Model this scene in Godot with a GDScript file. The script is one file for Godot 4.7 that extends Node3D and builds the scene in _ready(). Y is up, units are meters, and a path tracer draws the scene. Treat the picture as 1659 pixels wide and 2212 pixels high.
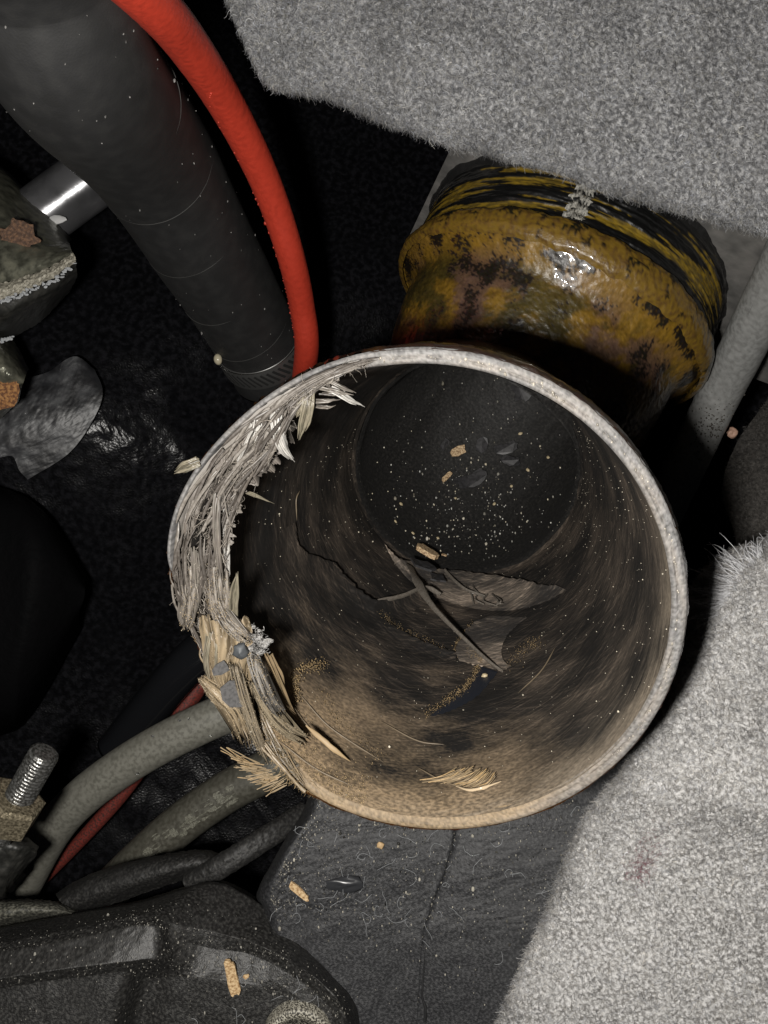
extends Node3D
# A torn fibreglass exhaust elbow in an engine bay, lit by the small flash beside the lens.
# x right, z towards the lower edge of the picture, y up; the camera looks straight down.

const FOCAL := 1915.0
const EYE := 0.62

var rng := RandomNumberGenerator.new()
var noise_a := FastNoiseLite.new()
var noise_b := FastNoiseLite.new()
var outer := {}      # the elbow's outer axis and the axis of its bore: points, side vectors, tangents, length
var bore := {}
const AX_N := 160
var used := {}

const R_OUT := 0.0766
const R_IN := 0.0716
const R_LIP := 0.0570
var s_lip := 0.0     # where the bore steps down to the inner sleeve

# ------------------------------------------------------------------ small helpers
func at(x: float, y: float, d: float) -> Vector3:
	return Vector3((x - 829.5) / FOCAL * d, EYE - d, (y - 1106.0) / FOCAL * d)

func pts(list: Array) -> PackedVector3Array:
	var o := PackedVector3Array()
	for p in list:
		o.append(at(p[0], p[1], p[2]))
	return o

func rf(a: float, b: float) -> float:
	return rng.randf_range(a, b)

func lin(r: float, g: float, b: float) -> Color:
	return Color(r, g, b).linear_to_srgb()

func smooth_path(p: PackedVector3Array, n: int) -> PackedVector3Array:
	var o := PackedVector3Array()
	var m := p.size()
	for i in n:
		var t := float(i) / (n - 1) * (m - 1)
		var k := mini(int(t), m - 2)
		var f := t - k
		var a := p[maxi(k - 1, 0)]
		var d := p[mini(k + 2, m - 1)]
		if k == 0:
			a = p[0] * 2.0 - p[1]
		if k == m - 2:
			d = p[m - 1] * 2.0 - p[m - 2]
		o.append(p[k].cubic_interpolate(p[k + 1], a, d, f))
	return o

func make_mesh(v: PackedVector3Array, idx: PackedInt32Array, uv := PackedVector2Array(), col := PackedColorArray(), wrap_nu := 0) -> ArrayMesh:
	var n := PackedVector3Array()
	n.resize(v.size())
	for k in range(0, idx.size(), 3):
		var a := v[idx[k]]
		var f := (v[idx[k + 2]] - a).cross(v[idx[k + 1]] - a)
		n[idx[k]] += f
		n[idx[k + 1]] += f
		n[idx[k + 2]] += f
	if wrap_nu > 0:
		for j in v.size() / wrap_nu:
			var s := n[j * wrap_nu] + n[j * wrap_nu + wrap_nu - 1]
			n[j * wrap_nu] = s
			n[j * wrap_nu + wrap_nu - 1] = s
	for k in n.size():
		n[k] = n[k].normalized() if n[k].length_squared() > 0.0 else Vector3.UP
	var arr := []
	arr.resize(Mesh.ARRAY_MAX)
	arr[Mesh.ARRAY_VERTEX] = v
	arr[Mesh.ARRAY_NORMAL] = n
	arr[Mesh.ARRAY_INDEX] = idx
	if uv.size():
		arr[Mesh.ARRAY_TEX_UV] = uv
	if col.size():
		arr[Mesh.ARRAY_COLOR] = col
	var m := ArrayMesh.new()
	m.add_surface_from_arrays(Mesh.PRIMITIVE_TRIANGLES, arr)
	return m

func grid_index(nu: int, nv: int, flip := false) -> PackedInt32Array:
	var idx := PackedInt32Array()
	for j in nv - 1:
		for i in nu - 1:
			var a := j * nu + i
			if flip:
				idx.append_array([a, a + nu, a + 1, a + 1, a + nu, a + nu + 1])
			else:
				idx.append_array([a, a + 1, a + nu, a + 1, a + nu + 1, a + nu])
	return idx

func grid(nu: int, nv: int, p: PackedVector3Array, flip := false, uv := PackedVector2Array(), col := PackedColorArray(), wrap := false) -> ArrayMesh:
	return make_mesh(p, grid_index(nu, nv, flip), uv, col, nu if wrap else 0)

func put(called: String, mesh: Mesh, m: Material, parent: Node = self) -> MeshInstance3D:
	var o := MeshInstance3D.new()
	o.name = called
	o.mesh = mesh
	o.material_override = m
	o.cast_shadow = GeometryInstance3D.SHADOW_CASTING_SETTING_ON
	if parent == self:
		o.name = numbered(called)
	parent.add_child(o, true)
	return o

func numbered(called: String) -> String:
	used[called] = used.get(called, -1) + 1
	return called if used[called] == 0 else "%s_%03d" % [called, used[called]]

func thing(called: String, label: String, category: String, group := "") -> Node3D:
	var o := Node3D.new()
	o.name = numbered(called)
	add_child(o)
	tag(o, label, category, group)
	return o

func tag(o: Node, label: String, category: String, group := "") -> Node:
	o.set_meta("label", label)
	o.set_meta("category", category)
	if group != "":
		o.set_meta("group", group)
	return o

func kind(o: Node, k: String) -> Node:
	o.set_meta("kind", k)
	return o

# ------------------------------------------------------------------ materials
func noise_tex(sd: int, freq: float, stops: Array, size := 512, octaves := 4, stretch := false) -> NoiseTexture2D:
	var n := FastNoiseLite.new()
	n.seed = sd
	n.noise_type = FastNoiseLite.TYPE_SIMPLEX_SMOOTH
	n.frequency = freq
	n.fractal_octaves = octaves
	var t := NoiseTexture2D.new()
	t.width = size
	t.height = size
	t.seamless = true
	t.seamless_blend_skirt = 0.25
	t.noise = n
	if stops.size():
		var g := Gradient.new()
		var offs := PackedFloat32Array()
		var cols := PackedColorArray()
		for s in stops:
			offs.append(s[0])
			cols.append(s[1])
		g.offsets = offs
		g.colors = cols
		t.color_ramp = g
	return t

func bump_tex(sd: int, freq: float, strength := 4.0, size := 512, octaves := 4) -> NoiseTexture2D:
	var t := noise_tex(sd, freq * 0.35, [], size, octaves + 2)
	t.as_normal_map = true
	t.bump_strength = strength * 0.9
	return t

func mat(c: Color, rough := 0.6, tex: Texture2D = null, normal: Texture2D = null, scale := 12.0, nscale := 1.0) -> StandardMaterial3D:
	var m := StandardMaterial3D.new()
	m.albedo_color = c
	m.roughness = rough
	m.metallic_specular = 0.5
	if tex:
		m.albedo_texture = tex
	if normal:
		m.normal_enabled = true
		m.normal_texture = normal
		m.normal_scale = nscale
	if tex or normal:
		m.uv1_triplanar = true
		m.uv1_scale = Vector3.ONE * scale
		m.uv1_triplanar_sharpness = 2.0
	return m

func vmat(rough := 0.7, spec := 0.4) -> StandardMaterial3D:
	var m := StandardMaterial3D.new()
	m.vertex_color_use_as_albedo = true
	m.roughness = rough
	m.metallic_specular = spec
	return m

# ------------------------------------------------------------------ shapes
# tube along a path; radius from a callable (t 0..1, angle)
func tube(path: PackedVector3Array, n: int, seg: int, radius: Callable, caps := true) -> ArrayMesh:
	var c := smooth_path(path, n)
	var v := PackedVector3Array()
	var uv := PackedVector2Array()
	var side := Vector3.ZERO
	var l := 0.0
	for j in n:
		var t := (c[mini(j + 1, n - 1)] - c[maxi(j - 1, 0)]).normalized()
		if j == 0:
			side = t.cross(Vector3(0.3, 0.9, 0.2)).normalized()
		else:
			l += c[j].distance_to(c[j - 1])
		side = (side - t * side.dot(t)).normalized()
		var up := t.cross(side)
		for i in seg + 1:
			var a := TAU * i / seg
			var r: float = radius.call(float(j) / (n - 1), a)
			v.append(c[j] + (side * cos(a) + up * sin(a)) * r)
			uv.append(Vector2(float(i) / seg, l))
	var idx := grid_index(seg + 1, n)
	if caps:
		for e in [0, n - 1]:
			var k := v.size()
			v.append(c[e])
			uv.append(Vector2(0.5, 0))
			for i in seg:
				var a: int = e * (seg + 1) + i
				idx.append_array([k, a + 1, a] if e == 0 else [k, a, a + 1])
	return make_mesh(v, idx, uv)

# a flat strip with thickness along points, widths in metres; face turned towards "up"
func strip(path: PackedVector3Array, n: int, width: Callable, thick: float, up: Vector3, twist := 0.0, rough := 0.0) -> ArrayMesh:
	var c := smooth_path(path, n)
	var v := PackedVector3Array()
	var uv := PackedVector2Array()
	var seg := 8
	for j in n:
		var f := float(j) / (n - 1)
		var t := (c[mini(j + 1, n - 1)] - c[maxi(j - 1, 0)]).normalized()
		var side := t.cross(up).normalized()
		var nn := side.cross(t)
		var q := Basis(t, twist * f)
		side = q * side
		nn = q * nn
		var w: float = width.call(f)
		for i in seg + 1:
			var a := TAU * i / seg
			var k := 1.0 + rough * noise_a.get_noise_3d(c[j].x * 9000.0, i % seg * 40.0, c[j].z * 9000.0)
			v.append(c[j] + side * cos(a) * w * k + nn * sin(a) * minf(thick, w) * k)
			uv.append(Vector2(float(i) / seg, f))
	return make_mesh(v, grid_index(seg + 1, n), uv)

# surface through rows of control points; bump along the normal; returns points too
func loft(rows: Array, nu: int, per: int, amp := 0.0, freq := 200.0, smooth_rows := true, amp2 := 0.0, freq2 := 900.0, flip := false) -> Dictionary:
	var rr := []
	for r in rows:
		rr.append(smooth_path(r, nu))
	var nv: int = (rr.size() - 1) * per + 1
	var p := PackedVector3Array()
	var uv := PackedVector2Array()
	p.resize(nu * nv)
	for i in nu:
		var col := PackedVector3Array()
		for r in rr:
			col.append(r[i])
		var s := smooth_path(col, nv) if smooth_rows else PackedVector3Array()
		for j in nv:
			if smooth_rows:
				p[j * nu + i] = s[j]
			else:
				var t := float(j) / per
				var k := mini(int(t), col.size() - 2)
				p[j * nu + i] = col[k].lerp(col[k + 1], t - k)
	for j in nv:
		for i in nu:
			uv.append(Vector2(float(i) / (nu - 1), float(j) / (nv - 1)))
	if amp > 0.0 or amp2 > 0.0:
		var q := p.duplicate()
		for j in nv:
			for i in nu:
				var du := p[j * nu + mini(i + 1, nu - 1)] - p[j * nu + maxi(i - 1, 0)]
				var dv := p[mini(j + 1, nv - 1) * nu + i] - p[maxi(j - 1, 0) * nu + i]
				var n := du.cross(dv).normalized()
				var w := p[j * nu + i]
				q[j * nu + i] = w + n * (amp * noise_a.get_noise_3dv(w * freq) + amp2 * noise_b.get_noise_3dv(w * freq2))
		p = q
	return {"mesh": grid(nu, nv, p, flip, uv), "p": p, "nu": nu, "nv": nv}

func on_grid(g: Dictionary, u: float, v: float) -> Array:
	var nu: int = g.nu
	var nv: int = g.nv
	var p: PackedVector3Array = g.p
	var i := mini(int(u * (nu - 1)), nu - 2)
	var j := mini(int(v * (nv - 1)), nv - 2)
	var fu := u * (nu - 1) - i
	var fv := v * (nv - 1) - j
	var a := p[j * nu + i]
	var b := p[j * nu + i + 1]
	var c := p[(j + 1) * nu + i]
	var d := p[(j + 1) * nu + i + 1]
	var n := (b - a).cross(c - a).normalized()
	if n.y < 0.0:
		n = -n
	return [a.lerp(b, fu).lerp(c.lerp(d, fu), fv), n]

func swarm(called: String, mesh: Mesh, m: Material, xf: Array, cols: PackedColorArray, parent: Node = self) -> MultiMeshInstance3D:
	var mm := MultiMesh.new()
	mm.transform_format = MultiMesh.TRANSFORM_3D
	mm.use_colors = cols.size() > 0
	mm.mesh = mesh
	mm.instance_count = xf.size()
	for i in xf.size():
		mm.set_instance_transform(i, xf[i])
		if cols.size():
			mm.set_instance_color(i, cols[i])
	var o := MultiMeshInstance3D.new()
	o.name = called
	o.multimesh = mm
	o.material_override = m
	parent.add_child(o, true)
	o.set_meta("kind", "stuff")
	return o

# a curled fibre 1 long, 1 wide units; scaled per copy
func fibre_mesh(bend: float, w: float) -> ArrayMesh:
	var v := PackedVector3Array()
	var idx := PackedInt32Array()
	var n := 5
	for j in n:
		var t := float(j) / (n - 1)
		var c := Vector3(sin(t * bend) / bend, (1.0 - cos(t * bend)) / bend * 0.9, 0.18 * sin(t * 5.0))
		var ww := w * (1.0 - 0.55 * t)
		for i in 3:
			var a := TAU * i / 3.0
			v.append(c + Vector3(0.0, cos(a), sin(a)) * ww)
	for j in n - 1:
		for i in 3:
			var a := j * 3 + i
			var b := j * 3 + (i + 1) % 3
			idx.append_array([a, b, a + 3, b, b + 3, a + 3])
	return make_mesh(v, idx)

func lump_mesh(sd: int, flat := 1.0, n := 7) -> ArrayMesh:
	var v := PackedVector3Array()
	var ns := FastNoiseLite.new()
	ns.seed = sd
	ns.frequency = 0.9
	for j in n:
		for i in n + 1:
			var a := TAU * i / n
			var b := PI * j / (n - 1)
			var d := Vector3(sin(b) * cos(a), cos(b), sin(b) * sin(a))
			v.append(d * (1.0 + 0.55 * ns.get_noise_3dv(d)) * Vector3(1, flat, 1))
	return grid(n + 1, n, v, true, PackedVector2Array(), PackedColorArray(), true)

# a flat jagged flake/chip, unit size, from an outline
func chip_mesh(outline: PackedVector2Array, thick: float, curl := 0.0, sd := 1) -> ArrayMesh:
	var n := outline.size()
	var v := PackedVector3Array()
	var lift := func(p: Vector2) -> float: return curl * p.x * p.x + 0.1 * thick * noise_a.get_noise_2d(p.x * 300.0 + sd * 50.0, p.y * 300.0)
	for s in [1.0, -1.0]:
		for p in outline:
			v.append(Vector3(p.x, lift.call(p) + s * thick * 0.5, p.y))
	var idx := PackedInt32Array()
	var tri := Geometry2D.triangulate_polygon(outline)
	for k in range(0, tri.size(), 3):
		idx.append_array([tri[k], tri[k + 1], tri[k + 2]])
		idx.append_array([tri[k] + n, tri[k + 2] + n, tri[k + 1] + n])
	for i in n:
		var b := (i + 1) % n
		idx.append_array([i, b, i + n, b, b + n, i + n])
	# flat shading: own vertices for each face
	var st := SurfaceTool.new()
	st.begin(Mesh.PRIMITIVE_TRIANGLES)
	st.set_smooth_group(-1)
	for k in idx:
		st.add_vertex(v[k])
	st.generate_normals()
	return st.commit()

func blot(n: int, lx: float, ly: float) -> PackedVector2Array:
	var o := PackedVector2Array()
	var sd := rng.randf() * 500.0
	for i in n:
		var a := TAU * i / n
		var k := 1.0 + 0.6 * noise_a.get_noise_3d(cos(a) * 40.0, sin(a) * 40.0, sd) + 0.14 * noise_b.get_noise_3d(cos(a) * 260.0, sin(a) * 260.0, sd)
		o.append(Vector2(cos(a) * lx, sin(a) * ly) * k)
	return o

func ragged(n: int, lx: float, ly: float, jag: float) -> PackedVector2Array:
	var o := PackedVector2Array()
	for i in n:
		var a := TAU * i / n
		var c := cos(a)
		var s := sin(a)
		var k := pow(pow(absf(c), 7.0) + pow(absf(s), 7.0), -1.0 / 7.0) * (1.0 + rf(-jag, jag))
		o.append(Vector2(c * lx * k, s * ly * k))
	return o

# ------------------------------------------------------------------ the elbow's own coordinates
func frames(c: PackedVector3Array) -> Dictionary:
	var l := PackedFloat32Array([0.0])
	for i in range(1, c.size()):
		l.append(l[i - 1] + c[i].distance_to(c[i - 1]))
	var total := l[l.size() - 1]
	var p := PackedVector3Array()
	var k := 0
	for i in AX_N:
		var s := total * i / (AX_N - 1)
		while k < l.size() - 2 and l[k + 1] < s:
			k += 1
		p.append(c[k].lerp(c[k + 1], (s - l[k]) / (l[k + 1] - l[k])))
	var side := Vector3(1, 0, 0)
	var ta := PackedVector3Array()
	var sa := PackedVector3Array()
	var ba := PackedVector3Array()
	for i in AX_N:
		var t := (p[mini(i + 1, AX_N - 1)] - p[maxi(i - 1, 0)]).normalized()
		side = (side - t * side.dot(t)).normalized()
		ta.append(t)
		sa.append(side)
		ba.append(t.cross(side))
	return {"p": p, "t": ta, "a": sa, "b": ba, "len": total}

func build_axis() -> void:
	var c0 := at(908, 1312, 0.262)
	var cl := at(1005, 1010, 0.44)
	var c3 := at(1186, 690, 0.474)
	var d0 := (cl - c0).normalized()
	var d3 := Vector3(0.40, -0.25, -0.88).normalized()
	s_lip = (cl - c0).length()
	var c := PackedVector3Array()
	for i in 200:
		c.append(c0.lerp(cl, i / 200.0))
	for i in 201:
		c.append(cl.bezier_interpolate(cl + d0 * 0.045, c3 - d3 * 0.035, c3, i / 200.0))
	for i in range(1, 71):
		c.append(c3 + d3 * 0.07 * i / 70.0)
	outer = frames(c)
	bore = outer

func bore_r(s: float) -> float:
	if s < s_lip:
		return lerpf(R_IN, R_LIP, smoothstep(-0.02, 1.0, clampf(s / s_lip, 0.0, 1.0)) * 0.6 + 0.4 * clampf(s / s_lip, 0.0, 1.0))
	return R_LIP - 0.0028

func skin_r(s: float) -> float:
	return lerpf(R_OUT, maxf(bore_r(minf(s, s_lip - 0.001)) + 0.0042, 0.0640), smoothstep(0.0, 0.030, s)) + 0.0095 * smoothstep(0.215, 0.270, s)

func on_axis(axis: Dictionary, th: float, s: float, r: float) -> Vector3:
	var f: float = clampf(s / axis.len, 0.0, 1.0) * (AX_N - 1)
	var i := mini(int(f), AX_N - 2)
	f -= i
	var p: PackedVector3Array = axis.p
	var a: PackedVector3Array = axis.a
	var b: PackedVector3Array = axis.b
	var c := p[i].lerp(p[i + 1], f)
	if s < 0.0:
		var t: PackedVector3Array = axis.t
		c += t[0] * s
	return c + (a[i].lerp(a[i + 1], f) * cos(th) + b[i].lerp(b[i + 1], f) * sin(th)) * r

# the place on the bore that is met from the eye through a picture point: (angle, distance along the axis)
func inner_hit(x: float, y: float, off: float = 0.0) -> Vector2:
	var d := 0.255
	var inside := false
	var p: PackedVector3Array = bore.p
	var t: PackedVector3Array = bore.t
	var a: PackedVector3Array = bore.a
	var b: PackedVector3Array = bore.b
	while d < 0.8:
		var w := at(x, y, d)
		var best := 1e9
		var k := 0
		for i in range(0, AX_N, 2):
			var q := w.distance_squared_to(p[i])
			if q < best:
				best = q
				k = i
		var rel := w - p[k]
		var along := rel.dot(t[k])
		rel -= t[k] * along
		var s: float = bore.len * k / (AX_N - 1) + along
		if rel.length() < bore_r(s) - off:
			inside = true
		elif inside or d > 0.36:
			return Vector2(atan2(rel.dot(b[k]), rel.dot(a[k])), s)
		d += 0.0012
	return Vector2(0, 0.3)

func inner_point(x: float, y: float, off: float) -> Vector3:
	var h := inner_hit(x, y, off)
	return on_axis(bore, h.x, h.y, bore_r(h.y) - off)

func inner_path(list: Array) -> PackedVector3Array:
	var o := PackedVector3Array()
	for p in list:
		o.append(inner_point(p[0], p[1], p[2]))
	return o

func bell(x: float, c: float, w: float) -> float:
	return exp(-(x - c) * (x - c) / (w * w))

# degrees round the rim: where the wall ends along the axis, and how far the torn layers lean inwards
func edge_s(deg: float) -> float:
	return 0.014 * bell(deg, 147.0, 14.0) + 0.004 * bell(deg, 128.0, 8.0) + 0.005 * bell(deg, 168.0, 8.0) - 0.001 * bell(deg, 190.0, 12.0)

func lean(deg: float) -> float:
	var t := smoothstep(262.0, 205.0, deg) * smoothstep(120.0, 175.0, deg)
	return R_IN + 0.0012 - 0.0112 * t - 0.003 * bell(deg, 225.0, 10.0)

func splay(deg: float) -> float:
	return 0.0034 * bell(deg, 197.0, 21.0)

func mat_r(deg: float) -> float:
	return R_OUT + splay(deg) - 0.0007 - 0.0020 * smoothstep(176.0, 192.0, deg) * smoothstep(266.0, 250.0, deg)

func torn(deg: float) -> float:
	return smoothstep(263.0, 250.0, deg) * smoothstep(118.0, 132.0, deg)

func rim_pt(x: float, y: float, s: float) -> Vector3:
	var p: PackedVector3Array = bore.p
	var t: PackedVector3Array = bore.t
	return on_plane(x, y, p[0] + t[0] * s, t[0])

func on_plane(x: float, y: float, p: Vector3, n: Vector3) -> Vector3:
	var eye := Vector3(0, EYE, 0)
	var dir := at(x, y, 1.0) - eye
	return eye + dir * ((p - eye).dot(n) / dir.dot(n))

func rim_path(list: Array) -> PackedVector3Array:
	var o := PackedVector3Array()
	for p in list:
		o.append(rim_pt(p[0], p[1], p[2]))
	return o

# ------------------------------------------------------------------ the elbow
func lining_picture() -> ImageTexture:
	var w := 2048
	var h := 640
	var n := FastNoiseLite.new()
	n.noise_type = FastNoiseLite.TYPE_SIMPLEX_SMOOTH
	n.fractal_octaves = 3
	n.frequency = 0.30
	n.seed = 5
	var s1 := n.get_seamless_image(88, h)
	s1.resize(w, h, Image.INTERPOLATE_CUBIC)
	n.seed = 6
	n.frequency = 0.22
	var s2 := n.get_seamless_image(96, h)
	s2.resize(w, h, Image.INTERPOLATE_CUBIC)
	n.seed = 7
	n.frequency = 0.014
	n.fractal_octaves = 5
	var lo := n.get_seamless_image(512, 320)
	lo.resize(w, h, Image.INTERPOLATE_CUBIC)
	n.seed = 8
	n.frequency = 0.2
	n.fractal_octaves = 2
	var fine := n.get_seamless_image(1024, h)
	fine.resize(w, h, Image.INTERPOLATE_NEAREST)
	var a := s1.get_data()
	var b := s2.get_data()
	var c := lo.get_data()
	var d := fine.get_data()
	var out := PackedByteArray()
	out.resize(w * h * 3)
	var ochre := PackedFloat32Array()
	var edge := PackedFloat32Array()
	for x in w:
		var deg := 360.0 * x / w
		if deg > 300.0:
			deg -= 360.0
		ochre.append(clampf(bell(deg, 100.0, 42.0) * 1.25 + 0.55 * bell(deg, 140.0, 24.0), 0.0, 1.0))
		edge.append(bell(deg, 25.0, 60.0))
	for y in h:
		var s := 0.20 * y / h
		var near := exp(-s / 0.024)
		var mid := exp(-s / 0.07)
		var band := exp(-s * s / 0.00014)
		for x in w:
			var st := (a[((y + (x * 320 / 2048)) % h) * w + x] - 118.0) / 90.0
			var st2 := (b[((y + h - (x * 640 / 2048)) % h) * w + x] - 118.0) / 90.0
			var bl := (c[y * w + x] - 118.0) / 80.0
			var fi := (d[y * w + x] - 118.0) / 90.0
			var scr := maxf(0.0, st - 0.35) * 1.1 + maxf(0.0, st2 - 0.45) * 0.8
			var k := 0.72 + 0.34 * st + 0.26 * st2 + 0.8 * bl + scr
			k = clampf(k, 0.0, 2.6)
			k = k * k * 0.75
			var r := 0.0068 + 0.0235 * k
			var g := 0.0060 + 0.0180 * k
			var bb := 0.0055 + 0.0135 * k
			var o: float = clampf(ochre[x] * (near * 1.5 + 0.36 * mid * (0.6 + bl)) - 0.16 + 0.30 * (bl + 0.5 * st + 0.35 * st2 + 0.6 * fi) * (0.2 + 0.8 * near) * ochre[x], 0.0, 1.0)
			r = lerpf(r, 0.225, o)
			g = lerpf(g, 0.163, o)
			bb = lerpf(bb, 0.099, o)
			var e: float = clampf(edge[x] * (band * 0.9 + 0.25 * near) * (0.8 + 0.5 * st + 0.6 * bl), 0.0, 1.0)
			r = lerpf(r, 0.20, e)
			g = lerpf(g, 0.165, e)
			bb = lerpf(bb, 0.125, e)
			var f := 1.0 + (0.22 + 0.35 * o) * fi
			var at3 := (y * w + x) * 3
			out[at3] = int(clampf(255.0 * pow(r * f, 0.4545), 0.0, 255.0))
			out[at3 + 1] = int(clampf(255.0 * pow(g * f, 0.4545), 0.0, 255.0))
			out[at3 + 2] = int(clampf(255.0 * pow(bb * f, 0.4545), 0.0, 255.0))
	var im := Image.create_from_data(w, h, false, Image.FORMAT_RGB8, out)
	# the paler back layer that the torn flaps show
	var pale := Image.create_from_data(w, h, false, Image.FORMAT_RGB8, out)
	pale.resize(1024, 320)
	pale.adjust_bcs(2.0, 1.0, 0.85)
	flap_picture = ImageTexture.create_from_image(pale)
	return ImageTexture.create_from_image(im)

var flap_picture: ImageTexture

func skin_angle(x: float, y: float, s: float, r: float) -> float:
	var best := 1e9
	var th := 0.0
	for k in 720:
		var a := TAU * k / 720.0
		var w := on_axis(outer, a, s, r)
		if w.y < on_axis(outer, 0.0, s, 0.0).y:
			continue
		var q := Vector2(w.x / (EYE - w.y) * FOCAL + 829.5, w.z / (EYE - w.y) * FOCAL + 1106.0).distance_squared_to(Vector2(x, y))
		if q < best:
			best = q
			th = a
	return th

func resin_tone(at_: Vector3, s: float) -> Color:
	var big := noise_a.get_noise_3dv(at_ * 620.0)
	var mid := noise_b.get_noise_3dv(at_ * 1700.0 + Vector3(5, 50, 9))
	var fine := noise_a.get_noise_3dv(at_ * 16000.0)
	var vein := noise_b.get_noise_3d(at_.x * 2200.0 - at_.z * 1200.0, at_.y * 9000.0, at_.z * 9000.0 + at_.x * 3000.0)
	var c := Color(0.150, 0.086, 0.012).lerp(Color(0.060, 0.030, 0.010), clampf(0.45 + 1.4 * mid + 1.1 * vein, 0.0, 1.0))
	c = c.lerp(Color(0.040, 0.033, 0.009), smoothstep(-0.06, 0.28, big + 0.45 * mid + 0.25 * vein) * 0.85)
	c = c.lerp(Color(0.085, 0.050, 0.038), clampf(smoothstep(-0.10, 0.20, -big + 0.6 * mid - 0.3 * vein) * smoothstep(0.235, 0.262, s), 0.0, 0.8))
	c = c.lerp(Color(0.19, 0.108, 0.014), clampf(bell(s, 0.289, 0.006) * 0.8, 0.0, 1.0))
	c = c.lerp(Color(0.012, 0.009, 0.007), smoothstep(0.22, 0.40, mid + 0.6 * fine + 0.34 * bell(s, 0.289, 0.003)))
	c = c.lerp(Color(0.055, 0.017, 0.008), smoothstep(0.252, 0.228, s) * 0.75)
	return c * clampf(1.0 + 0.55 * fine, 0.25, 2.0)

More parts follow.
